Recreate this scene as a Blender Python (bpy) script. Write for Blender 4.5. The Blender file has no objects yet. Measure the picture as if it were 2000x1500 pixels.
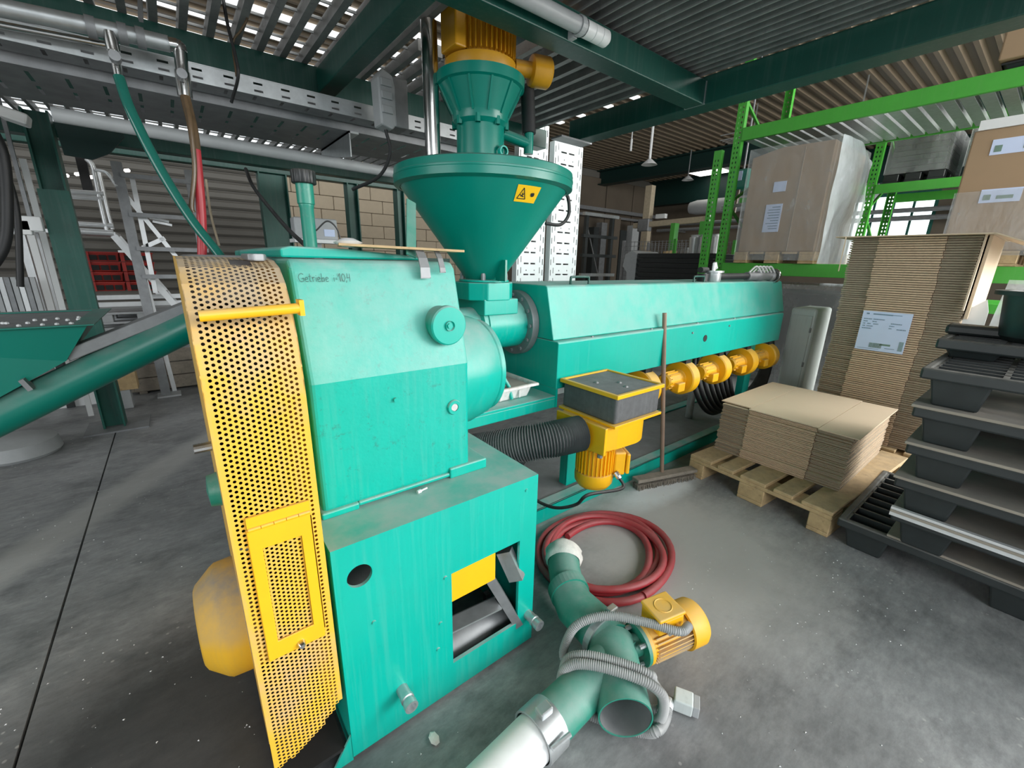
import bpy, bmesh, math, random
from mathutils import Vector, Matrix, noise
from mathutils.geometry import tessellate_polygon
random.seed(7)
S = bpy.context.scene
COL = S.collection
PI = math.pi
# ------------------------------------------------------------------ camera
F = 820.076
RX = Vector((0.7849, -0.6194, 0.0218)); 
pt_, th_, ro_ = .281348268, .902110146, .0227234309
fwd = Vector((math.cos(th_)*math.cos(pt_), math.sin(th_)*math.cos(pt_), -math.sin(pt_)))
r0 = Vector((math.sin(th_), -math.cos(th_), 0)); u0 = r0.cross(fwd)
RX = math.cos(ro_)*r0 + math.sin(ro_)*u0
UP = -math.sin(ro_)*r0 + math.cos(ro_)*u0
EYE = Vector((0, 0, 1.32))
cam = bpy.data.cameras.new('camera'); cam.sensor_width = 36; cam.lens = 36*F/2000; cam.clip_start = .02
co = bpy.data.objects.new('camera', cam); COL.objects.link(co)
M = Matrix((RX, UP, -fwd)).transposed().to_4x4(); M.translation = EYE
co.matrix_world = M
S.camera = co
def ray(px, py): return (px-1000)/F*RX - (py-750)/F*UP + fwd
def onY(px, py, Y): d = ray(px, py); return EYE + d*(Y/d.y)
def onX(px, py, X): d = ray(px, py); return EYE + d*(X/d.x)
def onZ(px, py, z): d = ray(px, py); return EYE + d*((z-EYE.z)/d.z)
# ------------------------------------------------------------------ world, lights, exposure
S.view_settings.view_transform = 'Standard'; S.view_settings.look = 'None'
S.view_settings.gamma = 1; S.view_settings.use_curve_mapping = False
S.view_settings.exposure = 0.5
W = bpy.data.worlds.new('daylight'); S.world = W; W.use_nodes = True
W.node_tree.nodes['Background'].inputs[0].default_value = (.86, .95, 1, 1)
W.node_tree.nodes['Background'].inputs[1].default_value = .40
def area(name, loc, target, sx, sy, power, col=(1, 1, 1)):
    l = bpy.data.lights.new(name, 'AREA'); l.shape = 'RECTANGLE'; l.size = sx; l.size_y = sy; l.energy = power; l.color = col
    o = bpy.data.objects.new(name, l); COL.objects.link(o); o.location = loc
    o.rotation_euler = (Vector(target)-Vector(loc)).to_track_quat('-Z', 'Y').to_euler()
    return o
area('window_band_light', (1.5, -5.2, 3.3), (1.6, 1.5, 1.0), 9, 2.2, 330, (.95, .98, 1))
area('gate_light', (6.5, -5.0, 2.2), (3.4, .8, .6), 5, 3.4, 500, (1, .98, .95))
area('right_fill_light', (5.6, -1.2, 3.9), (4.6, .2, 0), 5, 2.4, 300, (1, .98, .95))  # unseen area lamp added to brighten cartons, rack and floor on the right
area('left_fill_light', (-6.6, 1.0, 1.9), (-1.5, 2.2, .2), 4.5, 3.2, 150, (.95, .98, 1))  # added area lamp that lifts the dark left floor; no gate there
# ------------------------------------------------------------------ materials
MATS = {}
def mk(name):
    m = bpy.data.materials.new(name); m.use_nodes = True; MATS[name] = m
    nt = m.node_tree; return m, nt, nt.nodes['Principled BSDF']
def N(nt, t, **k):
    n = nt.nodes.new(t)
    for a, b in k.items(): setattr(n, a, b)
    return n
def ramp(nt, inp, stops):
    r = N(nt, 'ShaderNodeValToRGB'); e = r.color_ramp.elements
    while len(e) < len(stops): e.new(.5)
    for i, (p, c) in enumerate(stops):
        e[i].position = p; e[i].color = (c, c, c, 1) if not isinstance(c, tuple) else (*c, 1)
    nt.links.new(inp, r.inputs[0]); return r.outputs[0]
def noise_n(nt, vec, scale, detail=4, rough=.6, sc=None):
    if sc:
        mp = N(nt, 'ShaderNodeMapping'); mp.inputs['Scale'].default_value = sc; nt.links.new(vec, mp.inputs[0]); vec = mp.outputs[0]
    n = N(nt, 'ShaderNodeTexNoise'); n.inputs['Scale'].default_value = scale; n.inputs['Detail'].default_value = detail
    n.inputs['Roughness'].default_value = rough; nt.links.new(vec, n.inputs['Vector']); return n.outputs['Fac']
def mix(nt, fac, a, b, mode='MIX'):
    x = N(nt, 'ShaderNodeMix', data_type='RGBA', blend_type=mode)
    for s, v in ((x.inputs[0], fac), (x.inputs[6], a), (x.inputs[7], b)):
        if isinstance(v, (int, float)): s.default_value = v
        elif isinstance(v, tuple): s.default_value = (*v, 1) if len(v) == 3 else v
        else: nt.links.new(v, s)
    return x.outputs[2]
def mth(nt, op, a, b=None):
    x = N(nt, 'ShaderNodeMath', operation=op)
    for i, v in enumerate((a, b)):
        if v is None: continue
        if isinstance(v, (int, float)): x.inputs[i].default_value = v
        else: nt.links.new(v, x.inputs[i])
    return x.outputs[0]
def bump(nt, bs, h, strength=.3, dist=.002):
    b = N(nt, 'ShaderNodeBump'); b.inputs['Strength'].default_value = strength; b.inputs['Distance'].default_value = dist
    nt.links.new(h, b.inputs['Height']); nt.links.new(b.outputs[0], bs.inputs['Normal'])
def plain(name, col, rough=.5, metal=0., var=.25, scale=18, bmp=0., dust=0., dustcol=(.30, .31, .30), streak=0., spec=.5, grime=0., grimecol=(.03, .03, .03), patch=0.):
    """painted or raw surface: tone variation, settled dust on upward faces, vertical run marks, grime spots"""
    m, nt, bs = mk(name)
    g = N(nt, 'ShaderNodeNewGeometry'); pos = g.outputs['Position']
    n1 = noise_n(nt, pos, scale)
    c = mix(nt, n1, tuple(x*(1-var) for x in col), tuple(min(1, x*(1+var)) for x in col))
    if patch:
        n5 = noise_n(nt, pos, 3.2, 6, .7)
        c = mix(nt, mth(nt, 'MULTIPLY', ramp(nt, n5, ((.44, 0.), (.66, 1.))), patch), c, dustcol)
    if streak:
        n2 = noise_n(nt, pos, 6, 5, .65, (9, 9, .35))
        c = mix(nt, mth(nt, 'MULTIPLY', ramp(nt, n2, ((.5, 0.), (.8, 1.))), streak), c, dustcol)
    if grime:
        n3 = noise_n(nt, pos, 38, 6, .75)
        c = mix(nt, mth(nt, 'MULTIPLY', ramp(nt, n3, ((.57, 0.), (.68, 1.))), grime), c, grimecol)
    if dust:
        sx = N(nt, 'ShaderNodeSeparateXYZ'); nt.links.new(g.outputs['Normal'], sx.inputs[0])
        n4 = noise_n(nt, pos, 7, 5, .65)
        f = mth(nt, 'MULTIPLY', ramp(nt, sx.outputs[2], ((.06, 0.), (.24, .38), (.9, 1.))), ramp(nt, n4, ((.3, .2), (.62, 1.))))
        c = mix(nt, mth(nt, 'MULTIPLY', f, dust), c, dustcol)
        rr = mth(nt, 'ADD', mth(nt, 'MULTIPLY', f, .5*dust), rough)
        nt.links.new(rr, bs.inputs['Roughness'])
    else: bs.inputs['Roughness'].default_value = rough
    nt.links.new(c, bs.inputs['Base Color'])
    bs.inputs['Metallic'].default_value = metal
    bs.inputs['Specular IOR Level'].default_value = spec
    if bmp: bump(nt, bs, noise_n(nt, pos, scale*6, 3), bmp)
    return m
TEAL = plain('machine_teal_paint', (.0, .41, .325), .33, var=.10, scale=5, dust=.85, dustcol=(.37, .45, .43), streak=.10, grime=.10, grimecol=(.0, .16, .12))
TEALC = plain('cast_teal_paint', (.0, .41, .325), .34, var=.12, scale=8, bmp=.35, dust=.9, dustcol=(.40, .53, .50), streak=.12, grime=.6, grimecol=(.03, .20, .16))
TEALSH = plain('shaded_teal_paint', (.0, .22, .165), .3, var=.10, scale=4, dust=.5)  # darker copy of the machine teal; shade is put into the colour
PLATG = plain('dark_green_shaded_paint', (.003, .07, .052), .42, var=.25, scale=6, dust=.4, streak=.12, grime=.2)  # darker paint plus shade under the deck, both in this colour
COLG = plain('column_green_paint', (.008, .10, .075), .45, var=.25, scale=6, streak=.25, dustcol=(.16, .2, .19), grime=.3)
YEL = plain('yellow_paint', (.90, .47, .008), .38, var=.10, scale=9, dust=.55, dustcol=(.5, .42, .25), grime=.12, grimecol=(.5, .33, .05))
YELD = plain('dusty_yellow_paint', (.82, .46, .04), .5, var=.12, scale=7, dust=.95, dustcol=(.40, .35, .28), streak=.3, patch=.75, grime=.2, grimecol=(.4, .3, .12))
YELM = plain('dusty_motor_paint', (.84, .48, .03), .5, var=.1, scale=7, dust=1., dustcol=(.30, .28, .24), streak=.15)
OCHRE = plain('ochre_motor_paint', (.62, .31, .01), .4, var=.2, scale=14, dust=.4)
RACKG = plain('rack_green_paint', (.075, .42, .05), .4, var=.12, scale=9, streak=.15, dustcol=(.2, .4, .15))
BEAMD = plain('roof_beam_paint', (.004, .03, .026), .5, var=.2)
GALV = plain('galvanised_steel', (.52, .55, .56), .38, .75, var=.25, scale=25)
STEEL = plain('dull_grey_steel', (.27, .28, .29), .5, .5, var=.35, scale=15, dust=.4)
GRATE = plain('grating_steel', (.27, .275, .27), .5, .0, var=.5, scale=9, grime=.3)
CHROME = plain('polished_pipe_steel', (.66, .66, .65), .16, 1., var=.25, scale=9)
ALU = plain('bright_aluminium', (.80, .82, .83), .34, .45, var=.12, scale=20)
BLK = plain('black_plastic', (.018, .021, .022), .42, var=.4, scale=20, dust=.25, dustcol=(.22, .2, .17))
PALB = plain('grey_black_pallet_plastic', (.028, .034, .035), .42, var=.35, scale=14, dust=.45, dustcol=(.3, .29, .26))
RUB = plain('black_rubber', (.016, .017, .018), .5, var=.3, dust=.2)
DARK = plain('dark_interior', (.012, .012, .012), .7)
GREYBOX = plain('grey_filter_felt', (.10, .104, .107), .75, var=.3, scale=40, bmp=.4, dust=.75, dustcol=(.23, .235, .24), streak=.3)
GREYP = plain('grey_plastic', (.42, .44, .45), .45, var=.12, dust=.3)
LGREY = plain('light_grey_enamel', (.66, .72, .71), .4, var=.1, scale=4, streak=.25)
WHITEP = plain('white_plastic', (.8, .82, .82), .4, var=.06, scale=5, dust=.2)
TRAYW = plain('dirty_white_tray', (.7, .7, .68), .45, var=.15, scale=20, streak=.5, dustcol=(.38, .33, .28), dust=.8, grime=.3, grimecol=(.3, .27, .23))
REDH = plain('red_hose_rubber', (.43, .035, .045), .38, var=.12, scale=20, dust=.25)
REDC = plain('red_crate_plastic', (.42, .02, .012), .45, var=.2)
WOOD = plain('pale_pallet_wood', (.50, .36, .19), .7, var=.4, scale=20, grime=.5, grimecol=(.2, .12, .06), dust=.2)
WOODG = plain('weathered_wood', (.24, .21, .17), .8, var=.4, scale=25, grime=.4)
HANDLE = plain('worn_broom_wood', (.25, .17, .12), .6, var=.4, scale=12)
SHEET = plain('dusty_grey_board', (.34, .30, .25), .85, var=.22, scale=6, dust=.7, dustcol=(.2, .2, .19))
CARD = plain('cardboard_face', (.68, .54, .39), .8, var=.06, scale=4)
CARDG = plain('cardboard_grey_side', (.32, .262, .19), .85, var=.25, scale=60)
CARDE = plain('cardboard_fluted_edge', (.60, .44, .30), .85, var=.3, scale=60)
CARDB = plain('cardboard_box', (.36, .25, .15), .7, var=.08, scale=4)
PAPER = plain('label_paper', (.62, .72, .95), .6, var=.03)
INK = plain('label_ink', (.18, .27, .36), .7)
INKG = plain('label_green_ink', (.17, .27, .22), .7)
INKB = plain('black_ink', (.012, .014, .014), .6)
SIGNY = plain('sign_yellow', (.9, .53, .01), .45, var=.05)
PIPEG = plain('pipe_green_paint', (.02, .26, .185), .35, var=.2, scale=10, dust=.6, dustcol=(.3, .36, .34), streak=.2, grime=.25, grimecol=(.25, .3, .29))
HOSEG = plain('clear_green_hose', (.015, .13, .10), .14, var=.2)
HOSEB = plain('clear_brown_hose', (.12, .08, .045), .25, var=.4)
HOSED = plain('dusty_hose_plastic', (.075, .08, .083), .6, var=.2, dust=.6)
CONDUIT = plain('grey_conduit', (.33, .34, .34), .5, var=.15)
GAUZE = plain('plaster_bandage', (.72, .71, .66), .85, var=.25, scale=45, bmp=.8)
BLOCKW = plain('beige_block', (.50, .42, .31), .9, var=.10, scale=12)
CLAD = plain('grey_cladding', (.15, .142, .125), .6, var=.12, scale=3)
DARKW = plain('brown_wall_panel', (.13, .105, .078), .8, var=.2, scale=2)
ROOFM = plain('beige_roof_sheet', (.20, .155, .105), .6, var=.12, scale=2)
BROWNMETAL = plain('beige_painted_arm', (.50, .42, .30), .5)
PRINTW = plain('white_tray_coating', (.80, .88, .88), .45, var=.05, scale=8)
def emis(name, col, st):
    m, nt, bs = mk(name); bs.inputs['Base Color'].default_value = (*col, 1)
    bs.inputs['Emission Color'].default_value = (*col, 1); bs.inputs['Emission Strength'].default_value = st; return m
SKYL = emis('daylit_skylight', (.95, .98, 1), 1.0)
LAMP_GLINT = emis('lamp_and_glint_glow', (1, .97, .9), 2.0)
PANED = emis('clerestory_pane', (.9, .96, 1), .55)
PANE = emis('daylit_window_pane', (.9, .98, 1), 1.6)
def film(name, op=.3, tint=(.75, .82, .84)):
    m, nt, bs = mk(name); out = nt.nodes['Material Output']
    g = N(nt, 'ShaderNodeNewGeometry')
    n = noise_n(nt, g.outputs['Position'], 3.0, 5, .6, (2.2, 2.2, 1.1))
    f = ramp(nt, n, ((.3, op*.65), (.62, op), (.76, min(1., op*1.7))))
    tr = N(nt, 'ShaderNodeBsdfTransparent'); mx = N(nt, 'ShaderNodeMixShader')
    bs.inputs['Base Color'].default_value = (*tint, 1); bs.inputs['Roughness'].default_value = .18
    bump(nt, bs, n, .6, .02)
    nt.links.new(f, mx.inputs[0]); nt.links.new(tr.outputs[0], mx.inputs[1]); nt.links.new(bs.outputs[0], mx.inputs[2])
    nt.links.new(mx.outputs[0], out.inputs['Surface']); return m
FILM = film('clear_stretch_film', .31, (.62, .66, .66))
FILMW = film('milky_loose_film', .62, (.8, .88, .9))
FILMD = film('dull_cover_film', .42, (.55, .57, .57))
def floor_mat():
    m, nt, bs = mk('worn_concrete'); g = N(nt, 'ShaderNodeNewGeometry'); pos = g.outputs['Position']
    n1 = noise_n(nt, pos, 1.1, 8, .62); n2 = noise_n(nt, pos, 7, 8, .7); n3 = noise_n(nt, pos, 60, 4, .7)
    c = mix(nt, ramp(nt, n1, ((.32, 0.), (.68, 1.))), (.18, .187, .19), (.37, .38, .385))
    c = mix(nt, ramp(nt, n2, ((.35, 0.), (.7, 1.))), c, (.20, .20, .195), 'MIX') if False else mix(nt, mth(nt, 'MULTIPLY', ramp(nt, n2, ((.45, 0.), (.68, 1.))), .7), c, (.36, .365, .365))
    n6 = noise_n(nt, pos, 2.6, 9, .72, (1, 1.6, 1))
    c = mix(nt, mth(nt, 'MULTIPLY', ramp(nt, n6, ((.50, 0.), (.66, 1.))), .6), c, (.10, .105, .108))
    n7 = noise_n(nt, pos, 15, 8, .75, (1, 2.4, 1))
    c = mix(nt, .75, c, ramp(nt, n7, ((.25, .30), (.75, .70))), 'OVERLAY')
    def blob(x, y, r, col, amt, sx=1, sy=1):
        nonlocal c
        mp = N(nt, 'ShaderNodeMapping'); mp.vector_type = 'TEXTURE'; mp.inputs['Location'].default_value = (x, y, 0); mp.inputs['Scale'].default_value = (r*sx, r*sy, 9)
        nt.links.new(pos, mp.inputs[0]); gr = N(nt, 'ShaderNodeTexGradient', gradient_type='SPHERICAL'); nt.links.new(mp.outputs[0], gr.inputs[0])
        f = mth(nt, 'MULTIPLY', ramp(nt, mth(nt, 'MULTIPLY', gr.outputs[0], mth(nt, 'ADD', n2, .45)), ((.05, 0.), (.5, 1.))), amt)
        c = mix(nt, f, c, col)
    blob(-.15, 1.15, .75, (.03, .031, .033), .85)          # oil around the drive motor
    blob(1.75, .85, .95, (.52, .51, .49), .85, .8, .8)     # pool of light painted into the floor colour
    blob(1.05, .1, .6, (.07, .073, .075), .4)
    blob(2.2, 1.24, .45, (.7, .74, .75), .95, 1.2, .35)  # swept powder by the broom
    # pale tyre track
    sp = N(nt, 'ShaderNodeSeparateXYZ'); nt.links.new(pos, sp.inputs[0])
    d = mth(nt, 'ADD', mth(nt, 'MULTIPLY', sp.outputs[0], TRK[0]), mth(nt, 'ADD', mth(nt, 'MULTIPLY', sp.outputs[1], TRK[1]), TRK[2]))
    t = ramp(nt, mth(nt, 'ABSOLUTE', mth(nt, 'ADD', d, mth(nt, 'MULTIPLY', n2, .06))), ((.06, 1.), (.15, 0.)))
    c = mix(nt, mth(nt, 'MULTIPLY', t, .65), c, (.52, .52, .50))
    # crumbs and dust specks
    v = N(nt, 'ShaderNodeTexVoronoi'); v.inputs['Scale'].default_value = 26; nt.links.new(pos, v.inputs['Vector'])
    sel = ramp(nt, noise_n(nt, pos, 2.3, 3), ((.5, 0.), (.62, 1.)))
    c = mix(nt, mth(nt, 'MULTIPLY', ramp(nt, v.outputs['Distance'], ((.09, 1.), (.15, 0.))), mth(nt, 'MULTIPLY', sel, .8)), c, (.55, .55, .53))
    nt.links.new(c, bs.inputs['Base Color'])
    nt.links.new(ramp(nt, n2, ((.3, .38), (.7, .62))), bs.inputs['Roughness'])
    bump(nt, bs, n3, .25, .002); return m
ta, tb = onZ(0, 1105, 0), onZ(395, 860, 0)
td = (tb-ta).normalized(); TRK = (-td.y, td.x, -(-td.y*ta.x+td.x*ta.y))
CONC = floor_mat()
# ------------------------------------------------------------------ mesh builder
ORG = {}
class MB:
    def __init__(s): s.v = []; s.f = []; s.m = []; s.cur = 0
    def add(s, vs, fs):
        k = len(s.v); s.v += [tuple(x) for x in vs]; s.f += [tuple(i+k for i in f) for f in fs]; s.m += [s.cur]*len(fs); return s
    def box(s, a, b, rot=None, c=None):
        x0, y0, z0 = a; x1, y1, z1 = b
        vs = [Vector(p) for p in ((x0,y0,z0),(x1,y0,z0),(x1,y1,z0),(x0,y1,z0),(x0,y0,z1),(x1,y0,z1),(x1,y1,z1),(x0,y1,z1))]
        if rot is not None:
            c = Vector(c) if c is not None else sum(vs, Vector())/8
            vs = [c+rot@(v-c) for v in vs]
        return s.add(vs, [(0,3,2,1),(4,5,6,7),(0,1,5,4),(1,2,6,5),(2,3,7,6),(3,0,4,7)])
    def bar(s, p, q, w, h=None, up=(0,0,1)):
        p, q = Vector(p), Vector(q); h = h or w; d = (q-p).normalized(); u = Vector(up)
        if abs(d.dot(u)) > .98: u = Vector((0,1,0)) if abs(d.y) < .9 else Vector((1,0,0))
        r = d.cross(u).normalized(); u = r.cross(d)
        vs = []
        for e in (p, q): vs += [e-r*w/2-u*h/2, e+r*w/2-u*h/2, e+r*w/2+u*h/2, e-r*w/2+u*h/2]
        return s.add(vs, [(3,2,1,0),(4,5,6,7),(0,1,5,4),(1,2,6,5),(2,3,7,6),(3,0,4,7)])
    def tube(s, pts, r, n=10, cap=True, closed=False):
        pts = [Vector(p) for p in pts]; L = len(pts); rs = r if isinstance(r, (list, tuple)) else [r]*L
        tang = [(pts[min(i+1,L-1)]-pts[max(i-1,0)]).normalized() for i in range(L)]
        u = tang[0].orthogonal().normalized(); vs = []; fs = []
        for i in range(L):
            u = (u-tang[i]*u.dot(tang[i])).normalized(); w = tang[i].cross(u)
            for k in range(n):
                a = 2*PI*k/n; vs.append(pts[i]+(u*math.cos(a)+w*math.sin(a))*rs[i])
        for i in range(L-1):
            for k in range(n):
                fs.append((i*n+k, i*n+(k+1)%n, (i+1)*n+(k+1)%n, (i+1)*n+k))
        if cap: fs += [tuple(range(n-1,-1,-1)), tuple(range((L-1)*n, L*n))]
        return s.add(vs, fs)
    def cyl(s, p, q, r, r2=None, n=24, cap=True): return s.tube([p, q], [r, r if r2 is None else r2], n, cap)
    def lathe(s, prof, c, axis=(0,0,1), n=32, a0=0., a1=2*PI):
        """prof: (radius, height along axis)"""
        ax = Vector(axis).normalized(); u = ax.orthogonal().normalized(); w = ax.cross(u); c = Vector(c)
        full = abs(a1-a0-2*PI) < 1e-6; m = n if full else n+1; vs = []; fs = []
        for r, h in prof:
            for k in range(m):
                a = a0+(a1-a0)*k/n; vs.append(c+ax*h+(u*math.cos(a)+w*math.sin(a))*r)
        for i in range(len(prof)-1):
            for k in range(n):
                k2 = (k+1)%m if full else k+1
                fs.append((i*m+k, i*m+k2, (i+1)*m+k2, (i+1)*m+k))
        return s.add(vs, fs)
    def prism(s, poly, d0, d1, axis='x', holes=()):
        """2-D polygon (with holes) extruded along axis; poly coordinates are the two other axes in order"""
        loops = [list(poly)]+[list(h) for h in holes]; flat = [p for l in loops for p in l]
        tri = tessellate_polygon([[Vector((p[0], p[1], 0)) for p in l] for l in loops])
        def P(p, d): return {'x': (d,p[0],p[1]), 'y': (p[0],d,p[1]), 'z': (p[0],p[1],d)}[axis]
        n = len(flat); vs = [P(p, d0) for p in flat]+[P(p, d1) for p in flat]; fs = []
        for t in tri: fs += [tuple(t), tuple(i+n for i in reversed(t))]
        k = 0
        for l in loops:
            m = len(l)
            for i in range(m): fs.append((k+i, k+(i+1)%m, k+(i+1)%m+n, k+i+n))
            k += m
        return s.add(vs, fs)
    def xf(s, M, start=0):
        s.v = s.v[:start]+[tuple(M@Vector(v)) for v in s.v[start:]]; return s
    def build(s, name, mat, parent=None, smooth=0, bevel=0, loc=None, kind=None, label=None, seg=2):
        org = ORG[parent.name] if parent else Vector(loc if loc is not None else (0,0,0))
        me = bpy.data.meshes.new(name); me.from_pydata([tuple(Vector(v)-org) for v in s.v], [], s.f)
        for x in (mat if isinstance(mat, (list, tuple)) else [mat]): me.materials.append(x)
        if isinstance(mat, (list, tuple)): me.polygons.foreach_set('material_index', s.m)
        bm = bmesh.new(); bm.from_mesh(me); bmesh.ops.recalc_face_normals(bm, faces=bm.faces); bm.to_mesh(me); bm.free()
        if smooth:
            me.polygons.foreach_set('use_smooth', [True]*len(me.polygons)); me.set_sharp_from_angle(angle=math.radians(smooth))
        o = bpy.data.objects.new(name, me); COL.objects.link(o)
        if parent: o.parent = parent
        else: o.location = org
        ORG[o.name] = org
        if bevel:
            b = o.modifiers.new('bevel', 'BEVEL'); b.width = bevel; b.segments = seg; b.limit_method = 'ANGLE'; b.harden_normals = False
        if kind: o['kind'] = kind
        if label: o['label'] = label
        return o
def thing(name, label, cat, loc, group=None):
    o = bpy.data.objects.new(name, None); o.empty_display_size = .1; COL.objects.link(o); o.location = loc
    o['label'] = label; o['category'] = cat
    if group: o['group'] = group
    ORG[o.name] = Vector(loc); return o
def tag(o, label, cat, group=None):
    o['label'] = label; o['category'] = cat
    if group: o['group'] = group
    return o
def struct(o): o['kind'] = 'structure'; return o
def copy_tree(o, loc, rz=0., label=None, group=None):
    r = o.copy(); COL.objects.link(r); r.location = loc; r.rotation_euler = (0, 0, rz); ORG[r.name] = Vector(loc)
    if label: r['label'] = label
    if group: r['group'] = group
    for ch in list(o.children):
        c = ch.copy(); COL.objects.link(c); c.parent = r
        for g in list(ch.children):
            d = g.copy(); COL.objects.link(d); d.parent = c
    return r
def cat(pts, k=8):
    pts = [Vector(p) for p in pts]; out = []
    P = [pts[0]*2-pts[1]]+pts+[pts[-1]*2-pts[-2]]
    for i in range(1, len(P)-2):
        a, b, c, d = P[i-1:i+3]
        for j in range(k):
            t = j/k; out.append(.5*((2*b)+(c-a)*t+(2*a-5*b+4*c-d)*t*t+(3*b-a-3*c+d)*t**3))
    out.append(pts[-1]); return out
def circ(cx, cy, r, n=24): return [(cx+r*math.cos(2*PI*k/n), cy+r*math.sin(2*PI*k/n)) for k in range(n)]
def rect(x0, y0, x1, y1): return [(x0,y0),(x1,y0),(x1,y1),(x0,y1)]
def slot_plate(mb, w, h, slots, M):
    """flat sheet w x h with rectangular slots cut out, placed by matrix M (local XY plane)"""
    ys = sorted({0., h, *[s[1] for s in slots], *[s[3] for s in slots]})
    for a, b in zip(ys, ys[1:]):
        if b-a < 1e-6: continue
        cut = sorted((s[0], s[2]) for s in slots if s[1] <= a+1e-7 and s[3] >= b-1e-7); x = 0.
        for p, q in cut+[(w, w)]:
            if p > x+1e-6: mb.add([M@Vector(v) for v in ((x,a,0),(p,a,0),(p,b,0),(x,b,0))], [(0,1,2,3)])
            x = max(x, q)
def frame_M(o, ex, ey):
    ex, ey = Vector(ex).normalized(), Vector(ey).normalized(); ez = ex.cross(ey)
    m = Matrix((ex, ey, ez)).transposed().to_4x4(); m.translation = Vector(o); return m
# ================================================================== SETTING
RZ = 4.0; YB = 9.3; XR = 13.4; JX = -.537
fl = struct(MB().box((-7, -7, -.2), (XR+.3, YB+.3, -.03)).build('floor', DARK))
MB().box((-7, -7, -.03), (JX-.004, YB+.3, 0)).build('floor_slab', CONC, fl)
MB().box((JX+.004, -7, -.03), (XR+.3, YB+.3, 0)).build('floor_slab', CONC, fl)
# back wall: grey ribbed cladding on the left, beige blocks in the middle, brown panels on the right
wb = struct(MB().box((-7, YB+.05, 0), (XR+.3, YB+.3, RZ+.1)).build('wall_back', CLAD))

for i in range(27): 
    b = MB().box((-7, YB-.02, i*.15+.01), (1.55, YB+.05, i*.15+.14)) if i == 0 else None
    if b: rib = b.build('cladding_rib', CLAD, wb, bevel=.03, seg=1)
    else:
        c = rib.copy(); COL.objects.link(c); c.parent = wb; c.location = (0, 0, i*.15)
blk = MB().box((1.6, YB-.02, .004), (2.09, YB+.05, .246)).build('wall_block', BLOCKW, wb, bevel=.008, seg=1)
for r in range(16):
    for k in range(10):
        if r == 0 and k == 0: continue
        c = blk.copy(); COL.objects.link(c); c.parent = wb; c.location = (k*.5+(.25 if r % 2 else 0)-.12, random.uniform(-.006, .006), r*.25)
for k in range(5):
    x0 = 6.9+k*1.32
    MB().box((x0, YB-.04, .1), (x0+1.28, YB+.05, RZ-.2)).build('wall_panel', DARKW, wb, bevel=.02)
wr = struct(MB().prism(rect(-7, 0, YB+.3, RZ+.1), XR, XR+.25, 'x', [rect(2.1, 1.5, 3.95, 3.05)]).build('wall_right', DARKW))
struct(MB().box((-7.25, -1, 0), (-7, YB+.3, RZ+.1)).build('wall_left', CLAD))
win = struct(MB().build('window_1', COLG) if False else MB().prism(rect(2.1, 1.5, 3.95, 3.05), XR-.03, XR+.06, 'x', [rect(2.1+.06+k*.355, 1.56+r*.49, 2.1+.06+k*.355+.31, 1.56+r*.49+.44) for k in range(5) for r in range(3)]).build('window_1', COLG))
for k in range(5):
    for r in range(3): MB().box((XR+.01, 2.16+k*.355, 1.56+r*.49), (XR+.02, 2.47+k*.355, 2.0+r*.49)).build('window_pane', PANE, win)
w2 = struct(MB().box((-6.5, YB-.06, 2.95), (3.2, YB-.03, 3.85)).build('window_2', COLG))
for k in range(12): MB().box((-6.4+k*.8, YB-.08, 3.0), (-5.65+k*.8, YB-.06, 3.8)).build('window_pane', PANED, w2)
# ceiling: trapezoidal sheet running along x, with skylight strips
def roof(x0, x1, y0, y1, name, mat, parent=None, per=.176):
    b = MB(); pr = []; y = y0
    while y < y1-1e-6:
        for dy, z in ((0, 0), (.05, 0), (.075, .05), (.15, .05)): pr.append((y+dy, RZ+z))
        y += per
    pr.append((y1, RZ))
    for i, (yy, z) in enumerate(pr): b.v += [(x0, yy, z), (x1, yy, z)]
    for i in range(len(pr)-1): b.f.append((2*i, 2*i+1, 2*i+3, 2*i+2)); b.m.append(0)
    return b.build(name, mat, parent)
ce = struct(MB().box((-7, -4.6, RZ+.2), (XR+.3, YB+.3, RZ+.3)).build('ceiling', DARK))
for i in range(7): roof(-7+i*3, -7+i*3+2.985 if i < 6 else XR+.2, -4.5, YB+.2, 'roof_sheet', ROOFM, ce)
for y in (5.0, 5.55, 6.2, 6.75, 7.4, 8.0):
    b = MB().box((-4.5, y, RZ-.03), (6.5, y+.13, RZ-.01)); b.build('skylight_strip', SKYL, ce)
for x, z, w, n in ((10.4, 3.6, .32, 'trim_1'), (13.05, 3.25, .3, 'trim_2'), (3.5, 3.6, .3, 'trim_3')):
    struct(MB().box((x, -4.5, z), (x+w, YB, z+.03)).box((x+w*.45, -4.5, z+.03), (x+w*.55, YB, RZ-.03)).box((x, -4.5, RZ-.03), (x+w, YB, RZ)).build(n, BEAMD))
for x, z0, y in ((10.6, 2.5, YB-.25), ):
    struct(MB().bar((6.7, y, 2.9), (13.2, y, 2.9), .1).bar((6.7, y, 2.72), (13.2, y, 2.72), .07).build('trim_4', STEEL))
t = thing('ceiling_lamp', 'bright rectangular ceiling lamp glowing under the beige roof sheets', 'lamp', (12.6, 7, RZ-.02))
MB().box((11.9, 6.5, RZ-.06), (12.95, 7.5, RZ)).build('lamp_housing', WHITEP, t)
MB().box((11.93, 6.53, RZ-.075), (12.92, 7.47, RZ-.06)).build('diffuser', LAMP_GLINT, t)
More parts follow.
